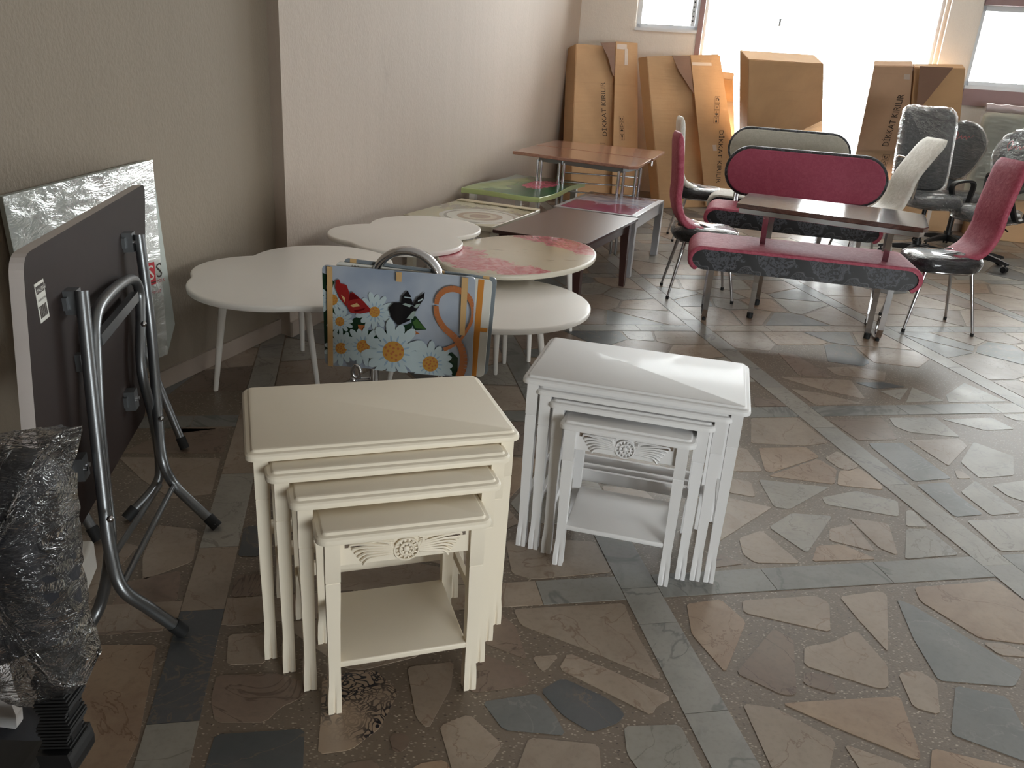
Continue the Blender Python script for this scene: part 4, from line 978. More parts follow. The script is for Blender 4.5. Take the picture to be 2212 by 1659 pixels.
bm = newbm(); bar(bm, [fl(212, 735, .035), fl(292, 640, .035)], v_, .03, .02); obj('cross_bar', bm, M_STEEL, ft, world=True)
for x, y in ((172, 650), (290, 522), (295, 862), (186, 1008)):
    p = fl(x, y, .03); f_ = Face2D(p, u_, v_); bm = newbm(); slab(bm, f_, -.022, .022, -.03, .03, -.032, .0); slab(bm, f_, -.034, .034, -.016, .016, -.031, -.02)
    o = obj('bracket', bm, M_GALV, ft, world=True)
    bm = newbm()
    for s in (-.012, .012): tube(bm, [f_.p(s, 0, -.002), f_.p(s, 0, .006)], .006, 10)
    obj('rivet', bm, M_CHROME, o, True, 60, world=True)
for x, y, o_ in ((338, 905, .062), (225, 1122, .077), (300, 700, .05)):
    p = fl(x, y, o_); bm = newbm(); sphere(bm, p+ff.n*.014, .009, (1, 1, 1), 12); obj('pivot_bolt', bm, M_CHROME, ft, True, 60, world=True)
bm = newbm(); p = ff_uv(fl(166, 782)); slab(bm, ff, p[0]-.014, p[0]+.014, p[1]-.022, p[1]+.022, 0, .014); obj('catch', bm, M_GALV, ft, world=True)
# white foam block under the folded table
p = un(150, 1300); wf = thing('foam_block', 'small white foam block on the floor under the folded brown table', 'block', (p.x-.02, p.y+.06, 0), .25)
bm = newbm(); box(bm, -.07, .045, -.06, .10, .0005, .10, .012, 3); obj('block', bm, simple('white_foam', (206, 202, 194), .8), wf, True)

# ---------------------------------------------------------------- cardboard boxes
def cardbox(name, label, px, dep, bot, top_off, seams, flap, texts, tapes=(), m=M_CARD, group='cardboard boxes along the back wall', bot_z=0.001, col2=None):
    # px: BL, BR on the floor, TL, TR near the wall at distance top_off
    BL, BR = un(*px[0], bot_z), un(*px[1], bot_z)
    oL, oR = top_off if isinstance(top_off, tuple) else (top_off, top_off)
    TL, TR_ = onplane(*px[2], BW+BM*oL, BM), onplane(*px[3], BW+BM*oR, BM)
    u = (BR-BL+TR_-TL).normalized(); v = (TL-BL+TR_-BR); v = (v-u*v.dot(u)).normalized(); n = u.cross(v)
    t = thing(name, label, 'box', tuple((BL+BR)/2), 0, group)
    if n.y > 0: n = -n
    back = -n*dep
    Q = [BL, BR, TR_, TL]; bm = newbm(); rings(bm, [[p for p in Q], [p+back for p in Q]]); bmesh.ops.bevel(bm, geom=bm.edges[:], offset=.006, segments=2, affect='EDGES')
    obj('carton_body', bm, m, t, True, 40, world=True)
    f = Face2D(BL, u, v)
    if f.n.dot(n) < 0: f.n = n
    W_ = (BR-BL).length; H_ = (TL-BL).length; Wt = (TR_-TL).length
    sh = (TL-BL).dot(u)
    def X(a, b): return (sh*b+a*(W_*(1-b)+Wt*b), b*H_)
    if seams:
        bm = newbm(); a = seams; P = [X(a, 0), X(1, 0), X(1, 1), X(a, 1)] if seams > 0 else [X(0, 0), X(-a, 0), X(-a, 1), X(0, 1)]
        rings(bm, [[f.p(x, y, .0005) for x, y in P], [f.p(x, y, .010) for x, y in P]]); obj('front_flap', bm, col2 or m, t, world=True)
    if flap:
        bm = newbm(); P = [X(a, b) for a, b in flap]; rings(bm, [[f.p(x, y, .0002) for x, y in P], [f.p(x, y, .004) for x, y in P]]); obj('folded_flap', bm, M_CARDD, t, world=True)
    if texts:
        bm = newbm()
        for (body, a, b, size, ang, w__) in texts:
            x, y = X(a, b)
            if body == '#': icons(bm, f, x, y, size, ang, w__)
            else: f.text(bm, body, x, y, size, w__, ang)
        obj('printed_marks', bm, M_INK, t, world=True)
    for (a0, a1, b0, b1, w__) in tapes:
        bm = newbm(); P = [X(a0, b0), X(a1, b0), X(a1, b1), X(a0, b1)]; rings(bm, [[f.p(x, y, w__) for x, y in P], [f.p(x, y, w__+.001) for x, y in P]]); obj('tape_strip', bm, M_TAPE, t, world=True)
    return t, f, X, n
def icons(bm, f, x, y, s, ang, w_, n=4):       # fragile glass, umbrella, triangle, loop arrow, each in a square
    ca, sa = cos(ang), sin(ang)
    def tr(a, b): return (x+ca*a-sa*b, y+sa*a+ca*b)
    for k in range(n):
        o = k*s*1.08
        def sq(a0, a1, b0, b1): f.poly(bm, ccw([tr(o+a0*s, b0*s), tr(o+a1*s, b0*s), tr(o+a1*s, b1*s), tr(o+a0*s, b1*s)]), w_)
        for e in ((0, 1, 0, .04), (0, 1, .96, 1), (0, .04, 0, 1), (.96, 1, 0, 1)): sq(*e)
        def ply(P): f.poly(bm, ccw([tr(o+a*s, b*s) for a, b in P]), w_)
        kk = (n-1-k) if ang > 0 else k
        if kk == 3: ply([(.85, .3), (.85, .7), (.5, .62), (.45, .5), (.5, .38)]); sq(.2, .5, .47, .53); sq(.15, .2, .3, .7)
        elif kk == 2: ply([(.5, .15), (.7, .25), (.85, .5), (.7, .75), (.5, .85)]); sq(.15, .5, .47, .53)
        elif kk == 1:
            for a, b in (((.2, .2), (.8, .5)), ((.8, .5), (.2, .8)), ((.2, .8), (.2, .2))):
                d = Vector(b)-Vector(a); n_ = Vector((-d.y, d.x)).normalized()*.035; ply([(a[0]+n_.x, a[1]+n_.y), (b[0]+n_.x, b[1]+n_.y), (b[0]-n_.x, b[1]-n_.y), (a[0]-n_.x, a[1]-n_.y)])
        else:
            for i in range(9):
                a, b = radians(40+30*i), radians(70+30*i); ply([(.5+.3*cos(a), .5+.3*sin(a)), (.5+.3*cos(b), .5+.3*sin(b)), (.5+.2*cos(b), .5+.2*sin(b)), (.5+.2*cos(a), .5+.2*sin(a))])
            ply([(.42, .62), (.62, .62), (.55, .88)])
HP = pi/2
c1 = cardbox('cardboard_box', 'leftmost tall cardboard box in the far corner, clear tape strip at its top right', [(1232, 444), (1362, 437), (1245, 94), (1375, 104)], .22, 0, (.62, .20), .60, [(.33, .985), (.595, .995), (.59, .79), (.56, .80), (.47, .90)],
   [('DİKKAT KIRILIR', .50, .42, .085, HP, .002), ('#', .50, .22, .07, HP, .002), ('#', .78, .40, .065, HP, .0125), ('X', .70, .30, .12, HP, .0125)], [(.62, .80, .955, .985, .0105), (.76, .82, .86, .96, .0118)])
c2 = cardbox('cardboard_box', 'tilted tall cardboard box second from the left, text printed down its right half', [(1426, 450), (1586, 446), (1397, 122), (1553, 117)], .20, 0, (.62, .20), .55, [(.28, .995), (.545, .995), (.54, .76), (.50, .79), (.36, .90)],
   [('DİKKAT KIRILIR', .84, .52, .085, -HP, .0125), ('#', .84, .74, .07, -HP, .0125)], [(.56, .85, .935, .955, .0105), (.72, .77, .38, .42, .0105)])
c3 = cardbox('cardboard_box', 'plain tall cardboard box in front of the bright window', [(1612, 446), (1772, 440), (1617, 128), (1780, 138)], .20, 0, (.85, .45), 0, None, [], [], group='cardboard boxes along the back wall')
f = c3[1]; X = c3[2]
c5 = cardbox('cardboard_box', 'shorter cardboard box half hidden between the tilted box and the plain one', [(1540, 415), (1590, 420), (1520, 165), (1583, 173)], .12, 0, .10, 0, None, [], [])
c4 = cardbox('cardboard_box', 'tall cardboard box at the right with a slanting brown fold at its top', [(1822, 458), (1946, 470), (1889, 142), (1972, 143)], .10, 0, .45, 0, None,
   [('DİKKAT KIRILIR', .62, .50, .095, HP, .002), ('#', .60, .29, .075, HP, .002)], [(.80, .95, .93, .96, .001)], m=M_CARD2)
c6 = cardbox('cardboard_box', 'tall cardboard box right of the pale creased one, behind the wrapped desk chair', [(1952, 478), (2050, 482), (1976, 146), (2086, 148)], .10, 0, .42, 0, [(0, .995), (.70, .995), (.02, .72)], [], [])
# low cartons behind the desk chairs
for lab, loc, sz, rz in (('low open-sided cardboard box on the floor behind the desk chairs', (4.62, 9.60), (.55, .30, .42), -.26), ('long cardboard box under the film-wrapped cushion', (5.75, 9.15), (1.6, .36, .45), -.26)):
    t = thing('cardboard_carton', lab, 'box', (loc[0], loc[1], 0), rz); bm = newbm(); box(bm, -sz[0]/2, sz[0]/2, -sz[1]/2, sz[1]/2, .001, sz[2], .006); obj('carton_body', bm, M_CARD, t)
    bm = newbm(); box(bm, -.02, .02, -sz[1]/2-.001, sz[1]/2+.001, .0015, sz[2]+.001); obj('tape_strip', bm, M_TAPE, t)
p = un(2095, 478); t = thing('slotted_angle', 'white perforated metal angle upright behind the desk chair column', 'bracket', (p.x-.05, p.y-.15, 0), -.2)
bm = newbm(); box(bm, -.035, .035, -.002, .002, .001, .75); box(bm, .031, .035, -.03, .0, .001, .75); o = obj('strip', bm, M_FRAME, t)
bm = newbm()
for k in range(9): box(bm, -.008, .008, -.004, -.0018, .06+k*.08, .09+k*.08)
obj('slot_row', bm, M_BLACKP, t)['kind'] = 'stuff'
# film-wrapped cushion and roll under the right window
wr = thing('wrapped_cushion', 'pale upholstered slab wrapped in clear film under the right window', 'cushion', (5.72, 9.02, .451), -.26)
bm = newbm(); box(bm, -.95, 1.0, -.10, .10, 0.0, .86, .06, 4); obj('cushion', bm, simple('pale_cushion_fabric', (206, 204, 186), .7), wr, True)
bm = newbm(); b2 = bmesh.new(); bmesh.ops.create_grid(b2, x_segments=50, y_segments=24, size=.5)
for v in b2.verts: x, y = v.co.x*2.05, v.co.y*.92; v.co = Vector((x+.02, -.108-.02*random.random()-.012*sin(7*x+3*y), y+.45))
merge(bm, b2); obj('plastic_wrap', bm, M_FILMC, wr, True, 180)
rl = thing('film_roll', 'long film-wrapped roll lying on top of the pale wrapped slab', 'roll', (5.72, 9.02, 1.312), -.26)
bm = newbm(); tube(bm, [(-.95+.05*k, 0, .045+.004*sin(k*1.7)) for k in range(40)], [.040+.004*sin(k*2.1) for k in range(40)], 14); obj('roll', bm, simple('pinkish_roll', (196, 176, 176), .5, coat=.8), rl, True, 60)
fR = Face2D((-.6, -.05, .03), (1, 0, 0), (0, 0, 1)); bm = newbm(); fR.text(bm, '178', .95, 0, .03, .002); obj('printed_number', bm, M_REDINK, rl)

# ---------------------------------------------------------------- dinette: benches, table, chairs
BA = radians(-15)
def stadium(cx_, cz, hw, hh, n=10):
    r = hh; o = []
    for s in (1, -1):
        for k in range(n+1):
            a = -pi/2+pi*k/n if s == 1 else pi/2+pi*k/n
            o.append((cx_+s*(hw-r)+r*cos(a), cz+r*sin(a)))
    return o
def seat_profile(L, h0, h1):      # side outline of the rolled seat: wide top, ends rolled under
    r = (h1-h0)/2; return stadium(0, (h0+h1)/2, L/2, r, 12)
def bench(label, loc, L, D, zt, mtop, mdam, backpl=None, backm=None, group='rolled-end benches', yaw=BA):
    t = thing('bench', label, 'bench', (loc[0], loc[1], 0), yaw, group)
    # local x along the bench, y=0 at near edge going away
    th = .165; P = seat_profile(L, zt-th, zt)
    bm = newbm(); pin = [(x*(1-.028/(L/2)), (z-(zt-th/2))*.80+(zt-th/2)) for x, z in P]
    rings(bm, [[(x, .012, z) for x, z in pin], [(x, D-.012, z) for x, z in pin]]); obj('seat_panel', bm, mdam, t, True, 40)
    # velvet band wraps the top and both ends
    n = len(P); band = [p for p in P]
    st = 0
    ends = [p for p in P[2:-2]]      # leave the underside open
    bm = newbm(); th2 = .022
    prof = []
    cen = (0, zt-th/2)
    A = [bm.verts.new((x, 0.004, z)) for x, z in ends]; B = [bm.verts.new((x, .0, z)) for x, z in ends]
    def ring_at(y, k): return [(x*(1-(1-k)*.02/(L/2)), y, (z-cen[1])*(1-(1-k)*.05)+cen[1]) for x, z in ends]
    bm.free(); bm = newbm()
    cols = [ring_at(0.0, 0), ring_at(.008, .7), ring_at(.025, 1), ring_at(D*.5, 1.03), ring_at(D-.025, 1), ring_at(D-.008, .7), ring_at(D, 0)]
    inner = [(x*(1-.03/(L/2)), (z-cen[1])*.76+cen[1]) for x, z in ends]
    cols = [[(x, .0, z) for x, z in inner]]+cols+[[(x, D, z) for x, z in inner]]
    V_ = [[bm.verts.new(p) for p in c_] for c_ in cols]
    for a, b in zip(V_[:-1], V_[1:]):
        for i in range(len(a)-1): bm.faces.new((a[i], a[i+1], b[i+1], b[i]))
    for i in range(len(V_[0])-1): bm.faces.new((V_[-1][i], V_[-1][i+1], V_[0][i+1], V_[0][i]))
    for e in (0, -1): bm.faces.new([c_[e] for c_ in V_])
    obj('seat_cover', bm, mtop, t, True, 50)
    lx = L/2-.16
    for s in (-1, 1):
        bm = newbm(); z0 = zt-th+.01
        path = [(s*lx, .05, z0), (s*lx, .075, .08), (s*lx, .10, .022), (s*lx, .13, .012), (s*lx, D-.13, .012), (s*lx, D-.10, .022), (s*lx, D-.075, .08), (s*lx, D-.05, z0)]
        bar(bm, path, (1, 0, 0), .034, .009); obj('leg', bm, M_CHROME, t)
        bm = newbm()
        for y in (.07, D-.07): cyl(bm, (s*lx, y+(.03 if y < D/2 else -.03), .008), .012, .014)
        obj('rubber_foot', bm, M_RUBBER, t)
        bm = newbm(); c = (s*lx-.005, .13, .085); tube(bm, [(c[0], c[1]+.035*cos(2*pi*k/16), c[2]+.06*sin(2*pi*k/16)) for k in range(17)], .008, 8); obj('leg_hook', bm, M_CHROME, t, True, 60)
        bm = newbm(); bar(bm, [(s*lx, .05, zt-th+.008), (s*lx, D-.05, zt-th+.008)], (1, 0, 0), .03, .01); obj('seat_bar', bm, M_CHROME, t)
    if backpl:
        hw, hh, zc, yb, lean, xo = backpl
        for nm, mm, off, sc_ in (('backrest', M_DAM, 0, 1.0), ('backrest_face', backm, -.036, .965)):
            bm = newbm(); P = stadium(xo, 0, hw*sc_, hh*(sc_ if sc_ == 1 else .90), 14)
            def pt(x, z, y): zz = zc+z; return (x, yb+y+(zz-zt)*lean, zz)
            if nm == 'backrest': R3 = [(.0, .90, -.035), (0, .97, -.030), (0, 1., -.018), (0, 1., .018), (0, .97, .03), (0, .9, .035)]
            else: R3 = [(.0, 1., -.034), (0, .985, -.041), (0, .94, -.045)]
            rings(bm, [[pt(xo+(x-xo)*(1-(1-k)*hh/hw), z*k, y) for x, z in P] for _, k, y in R3]); obj(nm, bm, mm, t, True, 50)
        for s in (-1, 1):
            bm = newbm(); x = xo+s*(hw-.13)
            for dx in (-.012, .012): tube(bm, [(x+dx, yb+(zt-.12-zt)*lean, zt-.12), (x+dx, yb+(zc-hh+.03-zt)*lean, zc-hh+.03)], .012, 8)
            obj('back_post', bm, M_CHROME, t, True, 60)
    return t
def along(p, s): return (p[0]+BD.x*s, p[1]+BD.y*s)
def mid(p, L): return along(p, L/2)
bench('backless dusty rose bench with black damask sides, nearest in the seating set', (1.735, 4.985), 1.40, .52, .50, M_RED, M_DAM, yaw=radians(-11))
bench('rose bench with long rounded burgundy backrest, behind the brown dinette table', (2.13, 6.585), 1.38, .52, .50, M_RED, M_DAM, (.655, .205, .755, .52, .10, .06), M_RED2)
bench('cream bench with grey rounded backrest, farthest of the three benches', (2.21, 7.38), 1.18, .50, .50, M_CRM, M_DAM, (.545, .19, .885, .50, .08, .05), M_CRM2)
# dinette table
dt = thing('dinette_table', 'brown high-gloss dinette table with cut corners among the rose benches', 'table', (1.96, 5.35, 0))
T_ = [un(x, y, .75) for x, y in ((1592, 439), (1596, 434), (1618, 416), (1945, 454), (1999, 464), (2007, 491), (1996, 493))]
bm = newbm(); extr(bm, T_, .722, .75, .003); obj('tabletop', bm, M_WALNUT, dt, world=True)
cen = sum(T_, Vector())/len(T_); bm = newbm(); P = [p+(cen-p)*.03 for p in T_]; extr(bm, P, .690, .722, .002); obj('chrome_rim', bm, M_CHROME, dt, world=True)
bm = newbm(); P = [p+(cen-p)*.06 for p in T_]; 
for k in (.17, .83):
    a = T_[0].lerp(T_[5], k); b = T_[2].lerp(T_[4], k); a2 = a.lerp(b, .08); b2 = a.lerp(b, .92)
    for (p, q_) in ((a2, b2), (b2, a2)):
        bm = newbm(); q0 = Vector((p.x, p.y, .69)); q1 = Vector((p.lerp(q_, .12).x, p.lerp(q_, .12).y, .012)); side = (T_[5]-T_[0]); side.z = 0
        s_ = side.normalized()
        bar(bm, smooth([q0, q0.lerp(q1, .5)+(q_-p)*.10+Vector((0, 0, 0)), q1], 6), s_, .034, .010); obj('leg', bm, M_CHROME, dt, world=True)
        bm = newbm(); cyl(bm, (q1.x, q1.y, .02), .02, .035, seg=12); obj('foot', bm, M_RUBBER, dt, world=True)
    bm = newbm(); bar(bm, [Vector((a2.x, a2.y, .68)), Vector((b2.x, b2.y, .68))], (0, 0, 1), .02, .03); obj('under_bar', bm, M_CHROME, dt, world=True)

def sq(a): return (abs(cos(a))**.62*(1 if cos(a) > 0 else -1), abs(sin(a))**.62*(1 if sin(a) > 0 else -1))
def dinette_chair(label, loc, yaw, mv, lean=.30, group='high-backed dinette chairs'):
    t = thing('dinette_chair', label, 'chair', (loc[0], loc[1], 0), yaw, group)
    hx, hy = .235, .205; z0, z1 = .405, .50; rs = []
    for f_, z in ((.72, 0), (.93, .008), (1., .035), (1., .055), (.95, .08), (.8, .094), (.4, .10)):
        r = []
        for k in range(40):
            a = 2*pi*k/40; x, y = sq(a); zz = z0+z
            ear = max(0, -x-.35)/.65*max(0, abs(y)-.5)/.5*.05 if z > .03 else 0
            x2 = x*hx*f_; y2 = y*hy*f_*(1+.06*x); r.append((x2, y2, zz+ear-(.02*max(0, x)**2 if z < .03 else 0)))
        rs.append(r)
    bm = newbm(); rings(bm, rs); obj('seat', bm, M_DAMF, t, True, 60)
    # curved back shell
    path = smooth([(-.02, 0, .478), (-.11, 0, .50), (-.19, 0, .56), (-.235, 0, .68), (-.235-.10*lean, 0, .80), (-.235-.42*lean, 0, .95), (-.235-.85*lean, 0, 1.12)], 6)
    bm = newbm(); rs = []; N = len(path)
    for i, p in enumerate(path):
        f_ = i/(N-1); a = path[max(0, i-1)]; b = path[min(N-1, i+1)]; tt = (b-a).normalized(); nrm = Vector((-tt.z, 0, tt.x))
        if nrm.x < 0: nrm = -nrm
        hw = .13+.055*min(1, f_*4); th = .030
        if f_ > .93: k = sqrt(max(0.05, 1-((f_-.93)/.075)**2)); hw *= .72+.28*k; th *= k
        if i == 0: th *= .4
        r = []
        for k in range(24):
            a_ = 2*pi*k/24; cx_, cy_ = sq(a_); r.append(p+Vector((0, hw*cx_, 0))+nrm*th*cy_)
        rs.append(r)
    rings(bm, rs); obj('backrest', bm, mv, t, True, 70)
    bm = newbm()
    tube(bm, [(.185*sq(2*pi*k/24)[0], .165*sq(2*pi*k/24)[1], .402) for k in range(25)], .0095, 8); obj('seat_ring', bm, M_CHROME, t, True, 60)
    for sx in (-1, 1):
        for sy in (-1, 1):
            bm = newbm(); tx, ty = sx*.15, sy*.135; fx, fy_ = sx*.2275, sy*.19
            tube(bm, [(fx, fy_, .001), (fx, fy_, .02), (tx, ty, .40)], [.008, .0085, .0135], 12)
            o = obj('leg', bm, M_CHROME, t, True, 60)
            bm = newbm(); cyl(bm, (fx, fy_, .011), .0115, .021, seg=12); obj('rubber_tip', bm, M_RUBBER, o)
    return t
dinette_chair('rose high-backed chair at the left end of the brown dinette table', (1.29, 5.84), radians(-2), M_RED, .05)
dinette_chair('rose high-backed chair at the right end, in front of the desk chairs', (2.78, 5.42), radians(180), M_RED, .07)
dinette_chair('cream high-backed chair behind the left rose chair, before the tilted box', (1.66, 7.96), radians(-2), M_CRM, .05)
dinette_chair('cream high-backed chair on the right, leaning before the square black desk chair', (2.93, 7.12), radians(186), M_CRM, .26)

# ---------------------------------------------------------------- desk chairs
M_FABRIC = simple('black_chair_fabric', (24, 26, 34), .6, var=.15, bump=.2, bscale=120)
def script(f, bm, pts, wd=.004, w_=.0):
    P = smooth([(x, y, 0) for x, y in pts], 4)
    tube(bm, [f.p(p.x, p.y, w_) for p in P], wd, 5)
def desk_chair(label, loc, yaw, style, arms, seat_z=.50, backtop=1.2, backlow=.62, group='black desk chairs in clear film'):
    t = thing('desk_chair', label, 'chair', (loc[0], loc[1], 0), yaw, group)
    for k in range(5):
        a = 2*pi*k/5+.35; d = Vector((cos(a), sin(a), 0)); s = Vector((-d.y, d.x, 0)); bm = newbm(); rs = []
        for f_, hw, zt_, zb in ((.03, .034, .135, .075), (.12, .030, .13, .08), (.25, .022, .105, .075), (.315, .018, .09, .068), (.325, .012, .085, .07)):
            c = d*f_; rs.append([c+s*hw+Vector((0, 0, zb)), c-s*hw+Vector((0, 0, zb)), c-s*hw*.7+Vector((0, 0, zt_)), c+s*hw*.7+Vector((0, 0, zt_))])
        rings(bm, rs); o = obj('base_arm', bm, M_BLACKP, t)
        bm = newbm()
        for q in (-1, 1): cyl(bm, d*.30+s*.014*q+Vector((0, 0, .0275)), .027, .018, s, 16)
        cyl(bm, d*.30+Vector((0, 0, .055)), .008, .05); obj('caster', bm, M_BLACKP, o, True, 40)
    bm = newbm(); cyl(bm, (0, 0, .12), .04, .10); cyl(bm, (0, 0, .24), .027, .20); cyl(bm, (0, 0, .37), .02, seat_z-.07-.24); obj('gas_column', bm, M_BLACKP, t, True, 40)
    bm = newbm(); box(bm, -.10, .10, -.09, .09, seat_z-.075, seat_z-.045, .01); tube(bm, [(0, .08, seat_z-.06), (.03, .20, seat_z-.075), (.05, .27, seat_z-.10)], .007, 8); obj('mechanism', bm, M_BLACKP, t)
    def cushion(bm, hx, hy, z0, th, e=0.):
        rs = []
        for f_, z in ((.85, 0), (.97, .15), (1+e, .45), (1+e, .6), (.96, .85), (.85, .97), (.5, 1.03)):
            rs.append([(sq(2*pi*k/36)[0]*hx*f_, sq(2*pi*k/36)[1]*hy*f_, z0+z*th) for k in range(36)])
        rings(bm, rs)
    bm = newbm(); cushion(bm, .25, .25, seat_z-.045, .095); s_ = obj('seat', bm, M_FABRIC, t, True, 60)
    bm = newbm(); cushion(bm, .262, .262, seat_z-.06, .125)
    for v in bm.verts: v.co += Vector((random.uniform(-.006, .006), random.uniform(-.006, .006), random.uniform(-.005, .008)))
    obj('plastic_wrap', bm, M_FILM, s_, True, 180)
    # back
    zc = (backtop+backlow)/2; hh = (backtop-backlow)/2; xb = -.235
    def outline(k):
        a = 2*pi*k/48; y, z = sq(a)
        if style == 'square': return (math.copysign(abs(cos(a))**.28, cos(a))*.262, math.copysign(abs(sin(a))**.28, sin(a))*hh)
        f_ = .60+.40*((z+1)/2)**.7; return (cos(a)*.245*f_ if style == 'round' else y*.24, sin(a)*hh)
    def back(bm, sc, x0, x1, jit=0.):
        rs = []
        for f_, xf in ((.90, x1), (.97, x1-.2*(x1-x0)), (1., (x0+x1)/2), (.97, x0+.2*(x1-x0)), (.90, x0)):
            rs.append([(xb+xf-(zc+outline(k)[1]*f_*sc-backlow)*.13+.05*(outline(k)[0]/.25)**2, outline(k)[0]*f_*sc, zc+outline(k)[1]*f_*sc) for k in range(48)])
        rings(bm, rs)
        if jit:
            for v in bm.verts: v.co += Vector((random.uniform(-jit, jit), random.uniform(-jit, jit), random.uniform(-jit, jit)))
    bm = newbm(); back(bm, 1., -.045, .045); bk = obj('backrest', bm, M_FABRIC, t, True, 60)
    bm = newbm(); back(bm, 1.05, -.06, .062, .006); obj('plastic_wrap', bm, M_FILM, bk, True, 180)
    fb = Face2D((xb+.060-(zc-backlow)*.13, 0, zc), (0, 1, 0), (-.13, 0, 1)); bm = newbm(); k = .9 if style == 'square' else .7
    zz = hh*.45
    script(fb, bm, [(-.13*k, zz-.03), (-.16*k, zz+.02), (-.12*k, zz+.06), (-.10*k, zz+.02), (-.13*k, zz-.02), (-.08*k, zz), (-.05*k, zz+.02), (-.04*k, zz-.01), (0, zz+.02), (.02*k, zz-.01), (.05*k, zz+.02), (.07*k, zz), (.11*k, zz+.03), (.13*k, zz)], .003)
    if style == 'square':
        script(fb, bm, [(-.16, -.02), (-.19, .03), (-.15, .07), (-.10, .08)], .004); script(fb, bm, [(.06, -hh*.8), (.11, -hh*.85), (.14, -hh*.75)], .004)
        fb2 = Face2D((xb-.0-(backtop-backlow)*.13, 0, backtop+.012), (0, 1, 0), (1, 0, .0)); fb2.text(bm, 'Calisan', -.12, -.02, .06, .004, 0, 0, .3)
    obj('printed_script', bm, M_REDINK, bk)
    bm = newbm(); bar(bm, smooth([(-.08, 0, seat_z-.05), (-.22, 0, seat_z-.05), (-.285, 0, seat_z+.05), (-.30, 0, backlow+.12)], 6), (0, 1, 0), .07, .02); obj('back_bracket', bm, M_BLACKP, t)
    for s in (-1, 1):
        bm = newbm(); y = s*.285
        if arms == 'chrome':
            if s > 0: bm.free(); continue
            tube(bm, smooth([(-.24, s*.24, seat_z+.34), (-.14, y, seat_z+.365), (.06, y, seat_z+.355), (.20, y, seat_z+.32), (.22, y, seat_z+.18), (.12, s*.22, seat_z-.02)], 6), .012, 10); obj('armrest', bm, M_CHROME, t, True, 60)
        else:
            pts = smooth([(-.13, y, seat_z+.0), (-.15, y, seat_z+.12), (-.16, y, seat_z+.22), (-.08, y, seat_z+.255), (.10, y, seat_z+.245), (.16, y, seat_z+.20), (.10, y, seat_z+.10), (0, y, seat_z-.01), (-.13, y, seat_z)], 5)
            bar(bm, pts, (0, 1, 0), .045, .022); obj('armrest', bm, M_BLACKP, t)
    return t
desk_chair('square-backed black desk chair in clear film with chrome arm, facing the camera', (3.72, 7.78), radians(-82), 'square', 'chrome', .545, 1.34, .60)
desk_chair('round-backed black desk chair just right of the square-backed one, under the window', (4.33, 8.45), radians(-100), 'round', 'loop', .50, 1.22, .66)
desk_chair('round-backed black desk chair at the right edge, behind the rose chair', (4.20, 7.62), radians(-150), 'round', 'loop', .47, 1.22, .62)

# near-left desk chair: only its film-wrapped back, bellows cover and bracket are in view
nc = thing('desk_chair', 'black desk chair back in clear film at the bottom left, on a ribbed bellows bracket', 'chair', (-.98, 1.02, 0), radians(10), 'black desk chairs in clear film')
def ncp(x, y, d=.97): return onplane(x, y, (0, d), (0, 1))
outl = [ncp(-260, 1010, .93), ncp(-60, 985), ncp(20, 985), (ncp(70, 1010)), ncp(105, 1060), ncp(122, 1140), ncp(138, 1250), ncp(150, 1350), ncp(148, 1375), ncp(110, 1385), ncp(0, 1430), ncp(-260, 1520, .93)]
bm = newbm(); cen = sum(outl, Vector())/len(outl); yv = Vector((.12, 1, 0))
sm = smooth(outl+[outl[0]], 3)[:-1]
rings(bm, [[cen+(p-cen)*k+yv*d_ for p in sm] for k, d_ in ((.86, -.035), (.96, -.028), (1., -.008), (1., .03), (.9, .05))]); nb = obj('backrest', bm, M_FABRIC, nc, True, 60, world=True)
bag = [ncp(-300, 950, .93), ncp(-60, 945), ncp(20, 938), ncp(60, 931), ncp(135, 929), ncp(134, 945), ncp(108, 1010), ncp(120, 1050), ncp(134, 1170), ncp(148, 1290), ncp(165, 1390), ncp(187, 1470), ncp(182, 1480), ncp(130, 1505), ncp(75, 1520), ncp(0, 1500), ncp(-300, 1570, .93)]
bm = newbm(); cen = ncp(20, 1200); sm = []
for i in range(len(bag)):
    for k in range(6): sm.append(bag[i-1].lerp(bag[i], k/6))
rs = []
for k, d_ in ((.05, -.062), (.2, -.06), (.35, -.058), (.5, -.056), (.65, -.052), (.8, -.046), (.92, -.03), (1., .0), (.92, .05), (.7, .062), (.4, .066), (.1, .066)):
    rs.append([cen+(p-cen)*k+yv*d_+Vector((random.uniform(-.003, .003), random.uniform(-.004, .004), random.uniform(-.003, .003))) for p in sm])
rings(bm, rs); obj('plastic_wrap', bm, M_FILMC, nb, True, 180, world=True)
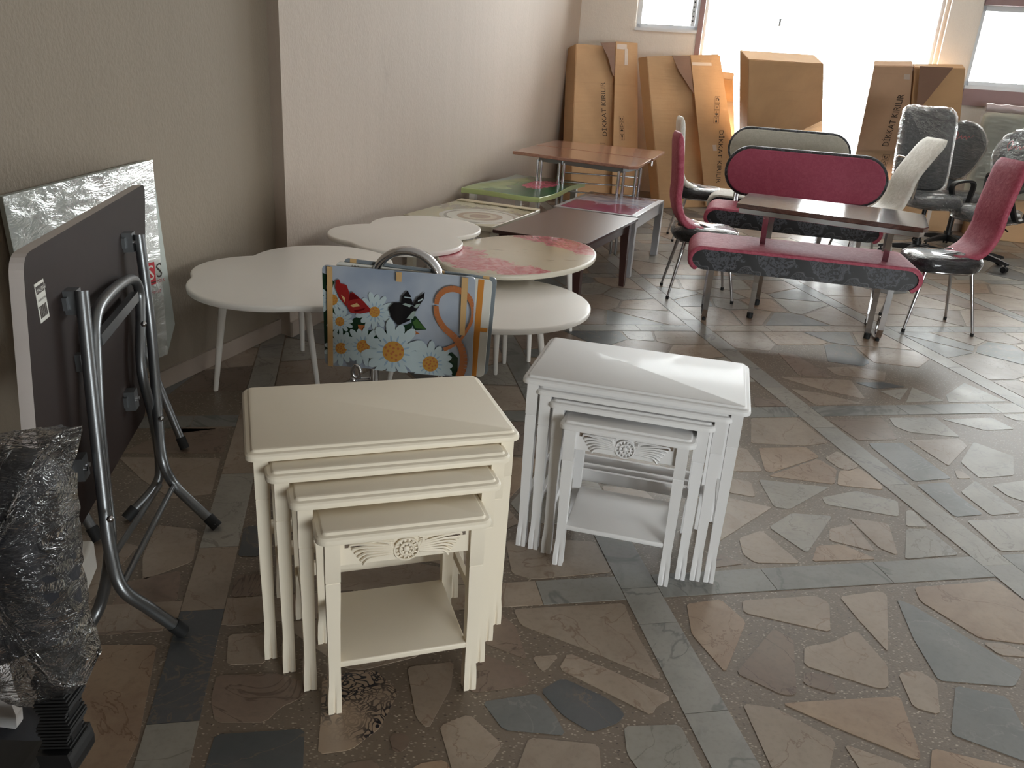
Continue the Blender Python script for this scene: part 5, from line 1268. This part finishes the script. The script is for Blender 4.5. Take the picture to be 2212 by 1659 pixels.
# bellows
A1, A2 = ncp(118, 1385, .99), ncp(138, 1600, .99); bm = newbm(); Nb = 30
for k in range(Nb):
    c = A1.lerp(A2, (k+.5)/Nb); hw = .024+.004*sin(k*.9); b2 = bmesh.new(); bmesh.ops.create_cube(b2, size=1)
    for v in b2.verts: v.co = Vector((v.co.x*hw*2, v.co.y*.05, v.co.z*.0034))
    b2.transform(Matrix.Rotation(-.12, 4, 'Y')); b2.transform(Matrix.Translation(c)); merge(bm, b2)
o = obj('bellows_rib', bm, M_RUBBER, nc, world=True); o['kind'] = 'stuff'
bm = newbm(); bar(bm, [A1-Vector((0, 0, -.05)), A2+Vector((0, 0, -.03))], (1, 0, 0), .042, .03); obj('back_bracket', bm, M_BLACKP, nc, world=True)
e = A2+Vector((0, 0, -.02)); bm = newbm(); bar(bm, smooth([e+Vector((0, 0, .025)), e+Vector((0, 0, -.015)), e+Vector((-.06, .0, -.045)), e+Vector((-.22, .0, -.05))], 5), (0, 1, 0), .07, .05); obj('seat_bracket', bm, M_BLACKP, nc, world=True)
sc_ = e+Vector((-.36, 0, -.17)); bm = newbm()
rings(bm, [[(sc_.x+sq(2*pi*k/36)[0]*.24*f_, sc_.y+sq(2*pi*k/36)[1]*.24*f_, sc_.z-.02+z) for k in range(36)] for f_, z in ((.85, 0), (1, .03), (1, .06), (.9, .09), (.5, .1))]); obj('seat', bm, M_FABRIC, nc, True, 60, world=True)
bm = newbm(); tube(bm, [(sc_.x, sc_.y, .10), (sc_.x, sc_.y, sc_.z-.02)], .028, 14); obj('gas_column', bm, M_BLACKP, nc, True, 50, world=True)
for k in range(5):
    a = 2*pi*k/5+.9; d = Vector((cos(a), sin(a), 0)); s = Vector((-d.y, d.x, 0)); bm = newbm(); c = Vector((sc_.x, sc_.y, 0))
    tube(bm, [c+d*.02+Vector((0, 0, .11)), c+d*.27+Vector((0, 0, .075))], [.03, .018], 8)
    for q in (-1, 1): cyl(bm, c+d*.26+s*.014*q+Vector((0, 0, .027)), .0265, .018, s, 14)
    cyl(bm, c+d*.26+Vector((0, 0, .055)), .008, .05); obj('base_arm', bm, M_BLACKP, nc, True, 40, world=True)
# rounded white plastic panel low at the left edge
wp = thing('white_tray', 'white rounded plastic panel standing at the bottom left edge under the wrapped chair back', 'tray', tuple(un(0, 1640, 0.)), 0)
P3 = [onplane(x, y, (0, 1.12), (0, 1)) for x, y in ((-160, 1420), (-10, 1440), (6, 1455), (16, 1500), (34, 1545), (36, 1570), (26, 1592), (0, 1607), (-160, 1680))]
bm = newbm(); rings(bm, [[p+Vector((0, 0, 0)) for p in P3], [p+Vector((0, .02, 0)) for p in P3]]); obj('panel', bm, M_WHITE, wp, world=True)
bm = newbm(); b = P3[7]; box(bm, b.x-.16, b.x-.05, 1.12, 1.14, .001, b.z+.02); obj('panel_foot', bm, M_WHITE, wp, world=True)
